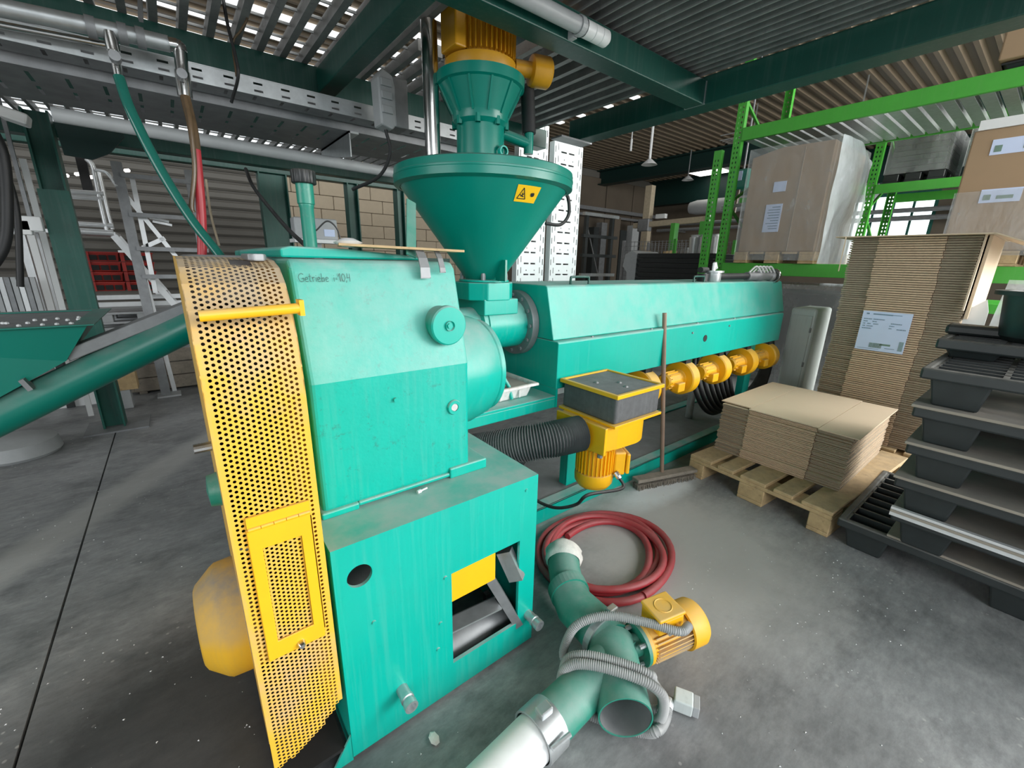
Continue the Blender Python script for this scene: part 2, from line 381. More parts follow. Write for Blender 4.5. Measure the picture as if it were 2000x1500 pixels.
for i, (px, py, X, l) in enumerate(((1233, 282, 7.5, .3), (1185, 305, 9.5, .45), (1343, 352, 10.2, .2), (1268, 322, 7.0, .2))):
    p = onX(px, py, X)
    t = thing('pendant_lamp', ['thin white pendant tube fixed below the roof left of the long drop rod', 'small dark pendant lamp shade hanging beside the white tray panels', 'tiny pale pendant lamp hanging in the far corner below the bright panel', 'pale round lamp at the end of the long white drop rod'][i], 'lamp', p)
    MB().lathe([(.02, .1), (.05, .08), (.14, 0), (.13, 0), (.02, .07)] if i else [(.012, .1), (.022, .09), (.022, -.12), (0, -.12)], p, (0, 0, 1), 16).build('lamp_shade', WHITEP if i != 1 else BLK, t, 40)
    MB().cyl(p+Vector((0, 0, .08)), (p.x, p.y, RZ), .022 if i == 3 else .012, n=8).build('drop_rod', WHITEP if i in (0, 3) else STEEL, t)
# cable tray under the roof at the right, with hanging labels and rods
t = thing('roof_cable_tray', 'galvanised wire cable tray running under the roof above the green rack', 'cable tray', (8.2, 2, 3.55))
b = MB()
for k in range(60): b.bar((8.1, -.5+k*.08, 3.5), (8.4, -.5+k*.08, 3.5), .008)
for x in (8.1, 8.2, 8.3, 8.4): b.bar((x, -.6, 3.5), (x, 4.4, 3.5), .01)
for x in (8.1, 8.4): b.bar((x, -.6, 3.58), (x, 4.4, 3.58), .012)
b.build('wire_mesh', GALV, t, kind='stuff')
MB().tube(cat([(8.05, -.6, 3.45), (8.05, 2.6, 3.45), (8.05, 2.85, 3.40), (8.05, 2.9, 3.2), (8.05, 3.0, 3.1)]), .03, 8).build('conduit_pipe', GALV, t, 40)
for y in (1.0, 2.4, 3.9): MB().bar((8.25, y, 3.5), (8.25, y, RZ), .015).build('hanger_rod', GALV, t)
for y in (1.75, 2.25): MB().box((8.0, y, 3.2), (8.02, y+.12, 3.34)).build('hanging_tag', WHITEP, t)
# ================================================================== PLATFORM
pl = thing('steel_platform', 'dark green steel mezzanine platform with open bar grating over the machine', 'platform', (1, 2, 2.1))
def ibeam(p, q, w, h, name='platform_beam', mat=PLATG):
    """p,q: centre of the lower flange underside"""
    p, q = Vector(p), Vector(q); d = (q-p).normalized(); s = Vector((-d.y, d.x, 0)); b = MB()
    def bx(o0, o1, z0, z1):
        vs = [e+s*o+Vector((0, 0, z)) for e in (p, q) for o, z in ((o0, z0), (o1, z0), (o1, z1), (o0, z1))]
        b.add(vs, [(3,2,1,0),(4,5,6,7),(0,1,5,4),(1,2,6,5),(2,3,7,6),(3,0,4,7)])
    bx(-w/2, w/2, 0, .01); bx(-w/2, w/2, h-.01, h); bx(-.004, .004, .01, h-.01)
    return b.build(name, mat, pl)
def channel(a, b_): return MB().box(a, b_).build('platform_beam', PLATG, pl, bevel=.004)
channel((-3.2, 1.317, 2.1), (2.22, 1.415, 2.205))          # beam that carries the tube light
MB().box((2.215, 1.312, 2.1), (2.225, 1.42, 2.2)).build('end_plate', GALV, pl)
channel((2.22, -2.2, 2.1), (2.34, 2.26, 2.225))            # big cross beam over the pallets
channel((.70, 1.415, 2.1), (.78, 2.48, 2.205))             # short beam left of the steel pipe
channel((-3.2, 2.48, 2.1), (2.22, 2.58, 2.215))            # beam behind the cable tray
channel((-3.2, 4.56, 2.09), (2.22, 4.68, 2.19))
channel((-3.2, 3.4, 2.1), (2.22, 3.48, 2.2))
channel((-3.2, 5.6, 2.2), (4.6, 5.72, 2.36))
MB().box((2.06, 2.16, 2.09), (2.34, 2.26, 2.10)).build('bearing_plate', STEEL, pl)
# bearing bars along y (each a part); a gap is left around the stirrer motor
bar_src = {}
def gbar(x, y0, y1, tw=.003):
    key = round(y1-y0, 3)
    if key not in bar_src:
        bar_src[key] = MB().box((x-tw, y0, 2.215), (x+tw, y1, 2.262)).build('grating_bar', GRATE, pl); bar_src[key]['_x'] = x; bar_src[key]['_y'] = y0
    else:
        s = bar_src[key]; c = s.copy(); COL.objects.link(c); c.parent = pl; c.location = (x-s['_x'], y0-s['_y'], 0)
for k in range(-30, 48):
    x = k*.0475
    if x < -1.9 or x > 2.2: continue
    if x > .55: gbar(x, -1.1, 1.39)
    elif k % 2 == 0: gbar(x, .6, 1.39)
for k in range(-30, 26):
    x = k*.093
    if x < -2.2 or x > 2.2: continue
    if .93 < x < 1.38: gbar(x, 2.0, 3.44, .014)
    elif k > -8: gbar(x, 1.37, 3.44, .014)
    gbar(x, 3.44, 4.58, .01)
rod = None
for k in range(42):
    y = -1.0+k*.135
    if 1.3 < y < 2.0:
        segs = [(-.7, .93), (1.38, 2.2)]
    elif y < 1.3: segs = [(.3, 2.2)]
    else: segs = [(-2.2, 2.2)]
    for a, c_ in segs: MB().box((a, y, 2.25), (c_, y+.006, 2.26)).build('cross_rod', GRATE, pl)
# checkered sheet laid on part of the deck (closed area above the pallets and behind the motor)
MB().box((1.45, 1.45, 2.264), (2.2, 2.46, 2.27)).build('deck_sheet', STEEL, pl)
MB().box((.9, -1.1, 2.264), (2.3, 1.36, 2.27)).build('deck_sheet', STEEL, pl)
# columns
def hcol(x, y, z1, w=.13, d=.14, t=.012):
    b = MB().box((x-w/2, y-d/2, 0), (x-w/2+t, y+d/2, z1)).box((x+w/2-t, y-d/2, 0), (x+w/2, y+d/2, z1)).box((x-w/2+t, y-.006, 0), (x+w/2-t, y+.006, z1))
    c = b.build('column', COLG, pl)
    MB().box((x-w*1.3, y-d*1.2, 0), (x+w*1.6, y+d*1.2, .012)).build('base_plate', STEEL, c)
    return c
c = hcol(-.545, 4.38, 2.2)
MB().box((-.62, 4.285, .55), (-.47, 4.31, 1.72)).build('column_cover', COLG, c)
c = hcol(-1.28, 4.38, 2.2)
MB().box((-1.36, 4.285, .35), (-1.2, 4.31, 1.9)).build('column_cover', COLG, c)
for x, w in ((1.02, .28), (1.88, .13), (2.5, .1)): hcol(x, 5.66, 2.2, w, .14)
MB().bar((1.1, 5.6, 1.33), (3.2, 5.6, 1.33), .05).build('platform_rail', PLATG, pl)
# gusset hanging below the left rear corner
MB().prism([(lambda p: (p.x, p.z))(onY(x, y, 4.2)) for x, y in ((100, 222), (236, 238), (243, 268), (214, 300), (180, 312), (125, 302))], 4.2, 4.22, 'y').build('gusset_plate', BEAMD, pl)
# tube light on the beam
p0 = onY(990, -14, 1.27); p1 = onY(1186, 78, 1.27); p0.z = p1.z
t = thing('tube_light', 'grey cylindrical tube light clamped along the dark green platform beam', 'lamp', p0)
ax = (p1-p0).normalized()
p00 = p0-ax*.8
MB().cyl(p00, p1-ax*.13, .026).build('lamp_tube', GREYP, t, 40)
MB().lathe([(.028, -.13), (.028, -.09), (.026, -.088), (.028, -.086), (.028, -.05), (.026, -.048), (.028, -.046), (.028, -.012), (.018, 0), (0, 0)], p1, ax, 20).build('end_cap', WHITEP, t, 40)
for f in (.15, .9): 
    q_ = p1-ax*f; MB().lathe([(.027, -.01), (.031, -.01), (.031, .01), (.027, .01)], q_, ax, 20).box(q_+Vector((-.01, .02, -.03)), q_+Vector((.01, 1.317-1.27, .03))).build('clip', GREYP, t)
# horizontal cable trays behind, slotted side plate and underside
t = thing('cable_tray', 'long galvanised slotted cable tray hung under the platform beam', 'cable tray', (0, 2.3, 1.98))
b = MB(); sl = []
Lx = 4.2; x = .05
while x < Lx-.1: sl += [(x, .013, x+.034, .021), (x, .040, x+.034, .048)]; x += .105
slot_plate(b, Lx, .062, sl, frame_M((-2.6, 2.3, 1.98), (1, 0, 0), (0, 0, 1)))
b.box((-2.6, 2.298, 2.042), (1.6, 2.312, 2.046))
b.build('side_plate', GALV, t)
b = MB(); sl = []; x = .05
while x < Lx-.1: sl += [(x, .02, x+.012, .075), (x+.03, .16, x+.042, .28), (x+.03, .34, x+.042, .46)]; x += .105
slot_plate(b, Lx, .11, [s for s in sl if s[3] < .1], frame_M((-2.6, 2.3, 1.98), (1, 0, 0), (0, 1, 0)))
b.box((-2.6, 2.41, 1.98), (1.6, 2.412, 2.04)); b.build('tray_bottom', STEEL, t)
t2 = thing('cable_tray', 'wide grey cable tray with cross slots running behind the narrow slotted tray', 'cable tray', (0, 2.5, 1.93))
b = MB(); slot_plate(b, Lx, .5, [(s[0], s[1]-.1, s[2], s[3]-.1) for s in sl if s[1] > .1], frame_M((-2.6, 2.44, 1.95), (1, 0, 0), (0, 1, 0)))
b.box((-2.6, 2.44, 1.95), (1.6, 2.443, 2.0)).box((-2.6, 2.938, 1.95), (1.6, 2.94, 2.0)); b.build('tray_bottom', STEEL, t2)
for x in (-.72, .82): MB().prism([(2.43, 1.95), (2.95, 1.95), (2.95, 1.9), (2.43, 1.83)], x, x+.006, 'x').box((x, 2.43, 1.94), (x+.05, 2.95, 1.95)).build('bracket', GALV, t2)
tag(MB().cyl((-.28, 2.62, 1.845), (1.15, 2.62, 1.82), .028, n=16).build('conduit_pipe', GREYP, loc=(-.28, 2.62, 1.845), smooth=40), 'straight grey plastic conduit pipe running below the wide cable tray', 'pipe')
# water pipes with T and elbow, valves, hoses
t = thing('water_pipe', 'galvanised water pipe with a T-piece and an elbow over the slotted cable tray', 'pipe', (-.3, 2.18, 2.1))
A = [onY(x, y, 2.18) for x, y in ((-120, -12), (0, 15), (210, 58), (330, 86))]
MB().tube([A[0], A[1], A[2], A[3]], .026, 14).build('main_pipe', GALV, t, 40)
A2 = [a+Vector((0, .06, -.026)) for a in A]
MB().tube(A2[:3], .010, 12).build('second_pipe', CHROME, t, 40)
for x, y in ((178, 53), (240, 66), (275, 74)):
    p = onY(x, y, 2.18); MB().lathe([(.026, -.012), (.032, -.012), (.032, .012), (.026, .012)], p, (1, 0, 0), 16).build('pipe_ring', STEEL, t, 40)
V1 = [onY(x, y, 2.17) for x, y in ((213, 62), (222, 100), (228, 128), (232, 150))]
MB().tube(V1[:2], .019, 12).tube(V1[1:], .013, 12).build('branch_pipe', CHROME, t, 40)
V2 = [onY(x, y, 2.17) for x, y in ((330, 86), (348, 90), (352, 100), (356, 140), (362, 190))]
MB().tube(cat(V2[:3], 4), .022, 14).tube([V2[2], V2[3]], .021, 12).tube([V2[3], V2[4]], .024, 12).build('elbow_pipe', CHROME, t, 40)
for v in (onY(226, 116, 2.15), onY(355, 150, 2.14)): MB().cyl(v, v+Vector((0, -.04, 0)), .016, n=12).build('valve_knob', STEEL, t, 40)
MB().bar(onY(275, 40, 2.2), onY(272, -40, 2.3), .012).build('hanger_rod', STEEL, t)
hp = cat([onY(232, 150, 2.17), onY(255, 215, 2.14), onY(310, 325, 2.1), onY(375, 430, 2.05), onY(430, 500, 1.98), onY(470, 560, 1.9)])
tag(MB().tube(hp, .0165, 12).build('water_hose', HOSEG, loc=hp[0], smooth=60), 'translucent dark green hose hanging diagonally from the T-piece', 'hose')
hp = cat([onY(362, 190, 2.16), onY(378, 260, 2.12), onY(388, 350, 2.1), onY(394, 430, 2.1), onY(395, 520, 2.1)])
t = thing('water_hose', 'red hose with brown upper section hanging from the elbow beside the green one', 'hose', hp[0])
MB().tube(hp[:12], .0165, 12).build('upper_section', HOSEB, t, 60)
MB().tube(hp[11:], .016, 12).build('lower_section', REDH, t, 60)
hp2 = cat([onY(362, 190, 2.12), onY(372, 240, 2.09), onY(380, 330, 2.08), onY(374, 400, 2.08), onY(378, 415, 2.08)])
tag(MB().tube(hp2, .008, 10).build('cable', HOSEB, loc=hp2[0], smooth=60), 'thin brown line hanging along the red hose', 'cable')
cp = cat([onY(433, -20, 2.24), onY(445, 50, 2.24), onY(460, 110, 2.22), onY(465, 150, 2.22), onY(452, 200, 2.3)])
tag(MB().tube(cp, .006, 8).build('cable', RUB, loc=cp[0], smooth=60), 'dark cable strand dropping into the slotted tray from the deck', 'cable')
cp = cat([onY(478, -20, 2.2), onY(484, 30, 2.2), onY(470, 60, 2.22), onY(455, 85, 2.24), onY(462, 150, 2.24)])
tag(MB().tube(cp, .004, 8).build('cable', HOSEB, loc=cp[0], smooth=60), 'loose brownish wire curling under the grating beside the cable strand', 'cable')
# junction device hanging near the short beam
p = onY(757, 195, 2.05)
t = thing('junction_box', 'grey moulded junction box hanging beside the polished steel pipe', 'junction box', p)
MB().prism([(-.035, -.10), (.02, -.115), (.04, -.09), (.045, .06), (.03, .1), (-.02, .12), (-.04, .08)], 0, .09, 'y').xf(Matrix.Translation(p)).build('box_body', GREYP, t, bevel=.008)
MB().box(p+Vector((.03, .0, -.1)), p+Vector((.10, .12, .1))).build('back_plate', STEEL, t, bevel=.006)
for z in (-.055, 0, .05): MB().box(p+Vector((-.03, -.012, z)), p+Vector((.02, 0, z+.03))).build('cover_rib', GREYP, t, bevel=.003)
MB().tube(cat([p+Vector((0, .04, -.11)), p+Vector((.02, .05, -.2)), p+Vector((-.02, .1, -.3)), p+Vector((-.12, .2, -.36))]), .008, 8).build('cable', RUB, t, 40)
# vertical risers
def riser(x0, x1, z1, label, y=2.9):
    w = x1-x0; t = thing('cable_tray_riser', label, 'cable tray', ((x0+x1)/2, y, 0)); b = MB(); H = z1-.05; sl = []; z = .06; i = 0
    while z < H-.08:
        sl += [(.012, z, .02, z+.05), (w-.02, z, w-.012, z+.05), (.045, z+.02, .052, z+.07), (w-.052, z+.02, w-.045, z+.07)]
        if i % 1 == 0:
            n = max(2, int((w-.16)/.07)); s = (w-.16)/n
            for k in range(n): sl.append((.08+k*s, z+.003, .08+k*s+s*.72, z+.016))
            if i % 2 == 0: 
                for k in (.35, .65): sl.append((w*k-.005, z+.04, w*k+.005, z+.05))
        z += .092; i += 1
    slot_plate(b, w, H, sl, frame_M((x0, y, .05), (1, 0, 0), (0, 0, 1)))
    b.build('slotted_plate', PRINTW, t)
    MB().box((x0, y+.001, .05), (x0+.004, y+.06, z1)).box((x1-.004, y+.001, .05), (x1, y+.06, z1)).build('tray_flange', PRINTW, t)
    MB().box((x0+.005, y+.055, .05), (x1-.005, y+.06, z1)).build('back_sheet', STEEL, t)
    MB().box((x0, y-.005, 0), (x1, y+.06, .05)).build('foot_rail', GALV, t)
riser(2.31, 2.62, 2.40, 'narrower white slotted cable tray riser standing nearest the hopper')
riser(2.69, 3.035, 2.31, 'wider white slotted cable tray riser standing at the right of the pair')
# ================================================================== EXTRUDER
ex = thing('extruder', 'big teal plastics extruder with gearbox on a box base and a long barrel cover', 'machine', (.5, 1.4, 0))
bs_ = MB()
def ring_plate(b, x0, z0, x1, z1, cx, cz, r, y0, y1, n=32):
    out = []
    for k in range(n):
        a = 2*PI*k/n; c_, s_ = math.cos(a), math.sin(a)
        tx = ((x1-cx) if c_ > 0 else (x0-cx))/c_ if abs(c_) > 1e-6 else 1e9
        tz = ((z1-cz) if s_ > 0 else (z0-cz))/s_ if abs(s_) > 1e-6 else 1e9
        out.append((cx+c_*min(tx, tz), cz+s_*min(tx, tz)))
    for X, Z in ((x0, z0), (x1, z0), (x1, z1), (x0, z1)):
        i = min(range(n), key=lambda j: (out[j][0]-X)**2+(out[j][1]-Z)**2); out[i] = (X, Z)
    inn = [(cx+r*math.cos(2*PI*k/n), cz+r*math.sin(2*PI*k/n)) for k in range(n)]
    vs = [(x, y0, z) for x, z in out]+[(x, y0, z) for x, z in inn]+[(x, y1, z) for x, z in inn]
    b.add(vs, [(k, (k+1) % n, n+(k+1) % n, n+k) for k in range(n)]+[(n+k, n+(k+1) % n, 2*n+(k+1) % n, 2*n+k) for k in range(n)])
ring_plate(bs_, .185, .52, .31, .63, .246, .575, .031, .895, .905)
for q in ((.185, .012, .31, .52), (.185, .63, .31, .655), (.31, .012, .50, .655), (.50, .012, .755, .12), (.50, .452, .755, .655), (.755, .012, .823, .655)):
    bs_.add([(q[0], .895, q[1]), (q[2], .895, q[1]), (q[2], .895, q[3]), (q[0], .895, q[3])], [(0, 1, 2, 3)])
for q in (((.50, .12), (.50, .452)), ((.755, .12), (.755, .452)), ((.50, .12), (.755, .12)), ((.50, .452), (.755, .452)), ((.185, .012), (.823, .012)), ((.823, .012), (.823, .665))):
    (xa, za), (xb, zb) = q; bs_.add([(xa, .895, za), (xb, .895, zb), (xb, .907, zb), (xa, .907, za)], [(0, 1, 2, 3)])
bs_.box((.185, .905, .0), (.195, 2.1, .655)).box((.813, .905, .0), (.823, 2.1, .655)).box((.185, 2.09, 0), (.823, 2.1, .655))
bs_.box((.185, .895, .655), (.823, 2.1, .671))
base = bs_.build('machine_base', TEAL, ex)
MB().prism([(.185, .09), (.185, .0), (.13, .0)], .897, .903, 'y').build('foot_gusset', TEAL, base)
MB().prism(rect(.503, .337, .668, .449), .909, .914, 'y').build('cover_plate', YEL, base, bevel=.002)
ra, rb = onZ(860, 1232, .22), onZ(972, 1178, .22)
MB().bar(ra, rb, .055, .006).bar(ra+Vector((.01, .03, -.03)), rb+Vector((.01, .03, -.03)), .006, .06).build('slide_rail', GALV, base)
MB().bar(onZ(945, 1110, .36), onZ(1010, 1215, .10), .045, .03).build('inner_brace', STEEL, base)
MB().bar(onZ(985, 1075, .40), onZ(1010, 1130, .30), .03, .05).build('inner_brace', GALV, base)
MB().lathe([(0, -.2), (.055, -.2), (.06, -.19), (.06, .14), (.055, .15), (0, .15)], (.62, 1.0, .075), (1, 0, 0), 20).build('tension_roller', STEEL, base, 40)
MB().bar((.70, 1.0, .02), (.70, 1.0, .2), .02).build('inner_post', RUB, base)
MB().lathe([(0, -.3), (.14, -.3), (.15, -.28), (.15, .28), (.14, .3), (0, .3)], (.52, 1.36, .2), (1, 0, 0), 24).build('inner_drum', STEEL, base, 40)
MB().box((.2, 1.3, .01), (.81, 2.08, .015)).build('floor_pan', DARK, base)
for (x, z) in ((.332, .145), (.800, .132)):
    b = MB().lathe([(.0, 0), (.017, 0), (.017, -.03), (.019, -.031), (.019, -.04), (.016, -.042), (.016, -.048), (.019, -.05), (.019, -.066), (.013, -.066), (.011, -.05), (0, -.05)], (x, .895, z), (0, 1, 0), 16)
    b.build('pipe_stub', GALV, base, 40)
for x, z in ((.27, .42), (.46, .30), (.48, .45), (.775, .63), (.45, .21)):
    MB().lathe([(0, -.004), (.005, -.004), (.006, 0)], (x, .895, z), (0, 1, 0), 10).build('rivet', TEAL, base)
# gearbox
prof = [(1.04, .684), (1.04, 1.03), (1.048, 1.06), (1.112, 1.30), (1.13, 1.318), (2.2, 1.318), (2.29, 1.03), (2.29, .684)]
gb = MB().prism(prof, .212, .656, 'x').build('gearbox', TEALC, ex, bevel=.012, seg=3)
MB().box((.205, 1.03, .671), (.30, 2.3, .69)).box((.30, 1.033, .678), (.58, 2.3, .69)).box((.58, 1.03, .671), (.715, 2.3, .705)).build('gearbox_foot', TEAL, gb, bevel=.004)
MB().prism([(.215, 1.342), (.215, 1.32), (.60, 1.32), (.60, 1.33), (.38, 1.345), (.24, 1.348)], 1.20, 2.15, 'y').build('gearbox_lid', TEAL, gb, bevel=.006)
MB().box((.02, 1.25, 1.05), (.212, 2.1, 1.322)).build('pulley_cover', STEEL, gb, bevel=.02)
cc = Vector((.584, 1.055, 1.147))
MB().lathe([(0, -.030), (.051, -.030), (.055, -.026), (.055, -.008), (.049, -.006), (.053, .06), (0, .06)], cc, (0, 1, 0), 36).build('bearing_cap', TEAL, gb, 40)
MB().lathe([(.012, -.0), (.014, -.006), (.014, -.0)], cc+Vector((0, -.030, 0)), (0, 1, 0), 18).lathe([(0, -.005), (.008, -.005), (.008, 0)], cc+Vector((0, -.030, 0)), (0, 1, 0), 6).build('cap_plug', TEAL, gb)
sg = Vector((.601, 1.04, .901))
MB().lathe([(.0, -.004), (.012, -.004), (.012, -.008), (.021, -.008), (.023, -.004), (.023, 0)], sg, (0, 1, 0), 20).build('sight_glass', TEAL, gb)
MB().lathe([(0, -.006), (.011, -.006), (.012, -.003)], sg, (0, 1, 0), 14).build('sight_lens', CHROME, gb)
MB().lathe([(0, -.008), (.006, -.008), (.006, 0)], (.42, 1.04, .958), (0, 1, 0), 10).build('oil_plug', TEAL, gb)
# handwriting on the slanted face
def sp(x, z): return Vector((x, 1.04+(z-1.03)*(.0716/.27)-.0042, z))
def hand(strokes, x0, z0, s, name, par):
    b = MB()
    for st in strokes:
        pts = [sp(x0+x*s, z0+z*s) for x, z in st]
        for p, q_ in zip(pts, pts[1:]): b.bar(p, q_, .0008, .0008, (0, -1, .2))
    b.build(name, INKB, par)
G_ = [[(.62, .85), (.4, 1), (.15, .85), (.02, .5), (.1, .15), (.35, 0), (.6, .12), (.62, .42), (.4, .42)]]
def e_(x): return [[(x, .28), (x+.3, .33), (x+.28, .5), (x+.12, .55), (x, .38), (x+.02, .1), (x+.18, 0), (x+.34, .08)]]
def i_(x): return [[(x, .5), (x, .02)], [(x, .7), (x+.02, .74)]]
txt = G_+e_(.75)+[[(1.3, .95), (1.26, .1), (1.42, .02)], [(1.14, .62), (1.45, .66)]]+[[(1.6, .55), (1.6, 0)], [(1.6, .38), (1.72, .55), (1.85, .52)]]+i_(2.0)+e_(2.15)+[[(2.65, 1), (2.63, .02)], [(2.63, .32), (2.8, .5), (2.95, .35), (2.9, .05), (2.63, .02)]]+e_(3.1)
txt += i_(4.1)+[[(4.28, .28), (4.5, .28)], [(4.28, .42), (4.5, .42)]]+[[(4.62, .6), (4.85, 1), (4.85, 0)], [(5.2, .95), (5.02, .6), (5.08, .12), (5.3, .02), (5.45, .4), (5.38, .85), (5.2, .95)], [(5.6, .12), (5.55, -.15)], [(5.75, 1), (5.72, .45), (6.05, .5)], [(6.05, .95), (6.02, 0)]]
hand(txt, .228, 1.266, .0195, 'handwriting', gb)
# filler neck with dark cap
fp = onY(607, 483, 1.42); fx = fp.x
MB().lathe([(.019, 0), (.019, .13), (.021, .135), (.021, .14), (.0235, .142), (.0235, .195)], (fx, 1.42, 1.33), (0, 0, 1), 24).build('filler_neck', PIPEG, gb, 40)
b = MB(); cz = 1.33+.195
pts = [(.034 if k % 2 else .0315) for k in range(32)]
b.prism([(fx+r*math.cos(2*PI*k/32), 1.42+r*math.sin(2*PI*k/32)) for k, r in enumerate(pts)], cz, cz+.036, 'z'); b.build('filler_cap', BLK, gb, 30, bevel=.003)
MB().tube(cat([(fx+.02, 1.42, 1.40), (fx+.06, 1.44, 1.43), (fx+.09, 1.45, 1.41), (fx+.10, 1.45, 1.36)]), .0025, 6).build('wire', RUB, gb)
# clutch bell, feed barrel, flange
MB().lathe([(.0, -.02), (.20, -.02), (.195, .09), (.178, .155), (.163, .172), (.166, .177), (.166, .192), (.14, .197), (0, .197)], (.648, 1.262, .955), (1, 0, 0), 48).build('clutch_bell', TEAL, ex, 30)
fb = MB().lathe([(0, 0), (.088, 0), (.088, .34), (.0905, .345), (.112, .35), (.112, .372), (.118, .374), (.118, .63), (0, .63)], (.72, 1.665, 1.03), (1, 0, 0), 40).build('feed_barrel', TEAL, ex, 35)
fl_ = MB().lathe([(.118, -.025), (.158, -.025), (.16, 0), (.16, .012)], (1.335, 1.665, 1.03), (1, 0, 0), 40).build('flange', STEEL, ex, 35)
b = MB()
for k in range(12):
    a = 2*PI*k/12; b.lathe([(0, -.034), (.009, -.034), (.009, -.024)], (1.335, 1.665+.139*math.cos(a), 1.03+.139*math.sin(a)), (1, 0, 0), 6)
b.build('flange_bolts', STEEL, fl_)
MB().tube(cat([(1.20, 1.66, 1.14), (1.20, 1.66, 1.17), (1.17, 1.64, 1.19), (1.15, 1.62, 1.195)]), .011, 10).build('elbow_fitting', GREYP, ex, 40)
MB().lathe([(0, -.02), (.015, -.02), (.015, .01), (0, .01)], (1.145, 1.615, 1.196), (.8, .5, -.2), 10).build('hose_nut', CHROME, ex)
MB().tube([(1.0, 1.55, 1.05), (1.12, 1.44, .78), (1.13, 1.43, .722)], .009, 10).build('strut_rod', TEAL, ex, 40)
# bridge plate and support frame
MB().box((.65, 1.372, .70), (1.35, 1.95, .713)).box((.65, 1.372, .655), (1.35, 1.378, .70)).build('bridge_plate', TEAL, ex, bevel=.002)
MB().box((.82, 1.41, 0), (4.0, 1.42, .087)).box((.82, 1.41, .077), (4.0, 1.48, .087)).build('floor_rail', TEAL, ex, bevel=.003)
MB().box((.82, 1.97, 0), (4.0, 1.98, .087)).box((.82, 1.9, .077), (4.0, 1.98, .087)).build('floor_rail', TEAL, ex, bevel=.003)
MB().box((.82, 1.48, .06), (4.0, 1.9, .074)).build('drip_pan', GALV if False else STEEL, ex)
for x in (1.60, 3.72):
    b = MB().box((x, 1.50, .087), (x+.115, 1.512, .70)).box((x, 1.512, .087), (x+.008, 1.56, .70)).box((x+.107, 1.512, .087), (x+.115, 1.56, .70))
    b.build('support_post', TEAL, ex, bevel=.003)
# barrel cover
low = [(1.37, .745), (1.37, .966), (1.376, .972), (1.954, .972), (1.96, .966), (1.96, .745)]
MB().prism(low, 1.35, 3.93, 'x').build('barrel_trough', TEAL, ex, bevel=.004)
MB().prism([(1.37, .655), (1.37, .745), (1.96, .745), (1.96, .655)], 1.35, 1.362, 'x').build('end_plate', TEAL, ex)
cv = MB().prism([(1.405, .974), (1.465, 1.215), (1.475, 1.222), (1.855, 1.222), (1.865, 1.215), (1.925, .974)], 1.35, 4.02, 'x').build('barrel_cover', TEAL, ex, bevel=.004)
for px in (1065, 1272):
    h = onZ(px, 553, 1.222); x = onZ(px, 553, 1.222).x
    x = {1065: 1.56, 1272: 2.72}[px]
    MB().tube(cat([(x, 1.52, 1.222), (x, 1.52, 1.25), (x+.012, 1.52, 1.258), (x+.12, 1.52, 1.258), (x+.132, 1.52, 1.25), (x+.132, 1.52, 1.222)], 5), .006, 8).build('lift_handle', PLATG, cv, 40)
MB().lathe([(.0, -.002), (.022, -.002), (.022, .002), (0, .002)], (2.69, 1.369, .87), (0, 1, 0), 20).build('round_port', DARK, ex)
for x, z in ((2.52, .92), (3.0, .93), (1.6, .965), (2.1, .965), (2.6, .965), (3.1, .965)):
    MB().lathe([(0, .006), (.006, .006), (.007, 0)], (x, 1.388, .972) if z > .95 else (x, 1.37, z), (0, 0, 1) if z > .95 else (0, -1, 0), 8).build('rivet', STEEL, ex)
# cooling blowers under the trough
def blower(x):
    c = MB().lathe([(0, -.045), (.04, -.045), (.045, -.04), (.105, -.035), (.112, -.028), (.112, .045), (.105, .05), (0, .05)], (x, 1.44, .605), (1, 0, 0), 36).build('cooling_blower', YEL, ex, 35)
    MB().lathe([(0, -.20), (.04, -.20), (.05, -.19), (.05, -.05), (.062, -.045), (.062, -.035)], (x, 1.44, .605), (1, 0, 0), 24).build('blower_motor', YEL, c, 35)
    b = MB()
    for k in range(14):
        a = 2*PI*k/14; v = Vector((0, math.cos(a), math.sin(a))); p = Vector((x-.185, 1.44, .605))+v*.052
        b.bar(p, p+Vector((.12, 0, 0)), .004, .012, v)
    b.build('motor_fins', YEL, c)
    MB().box((x-.15, 1.36, .54), (x-.07, 1.41, .60)).build('terminal_box', YEL, c, bevel=.006)
    MB().box((x-.03, 1.40, .70), (x+.035, 1.48, .75)).build('air_duct', BLK, c)
for x in (2.14, 2.58, 3.02, 3.46, 3.86): blower(x)
MB().lathe([(0, 0), (.03, 0), (.03, .5), (0, .5)], (3.3, 1.72, .08), (0, 0, 1), 16).build('support_leg', GALV, ex, 40)
# ================================================================== BELT GUARD
GX0, GX1 = .008, .169
gd = thing('belt_guard', 'yellow perforated sheet belt guard with hinged flap at the left of the gearbox', 'guard', (.09, 1.0, 0))
path = [(.865, .10), (.865, 1.06), (.869, 1.12), (.880, 1.175), (.90, 1.23), (.93, 1.272), (.97, 1.30), (1.02, 1.313), (1.10, 1.318), (1.25, 1.318)]
def sample(s):
    for (a, b) in zip(path, path[1:]):
        d = math.hypot(b[0]-a[0], b[1]-a[1])
        if s <= d: return (a[0]+(b[0]-a[0])*s/d, a[1]+(b[1]-a[1])*s/d)
        s -= d
    return path[-1]
LEN = sum(math.hypot(b[0]-a[0], b[1]-a[1]) for a, b in zip(path, path[1:]))
def zlow(x): t = (x-GX0)/(GX1-GX0); return .175+.02*t+.085*t**2.2
def in_flap(x, z): return .034 < x < .15 and .50 < z < .80
p_ = .0106; cwid = (GX1-GX0)/18
b = MB(); HR = .0031
oc = [(math.cos(2*PI*k/8+PI/8*0), math.sin(2*PI*k/8)) for k in range(8)]
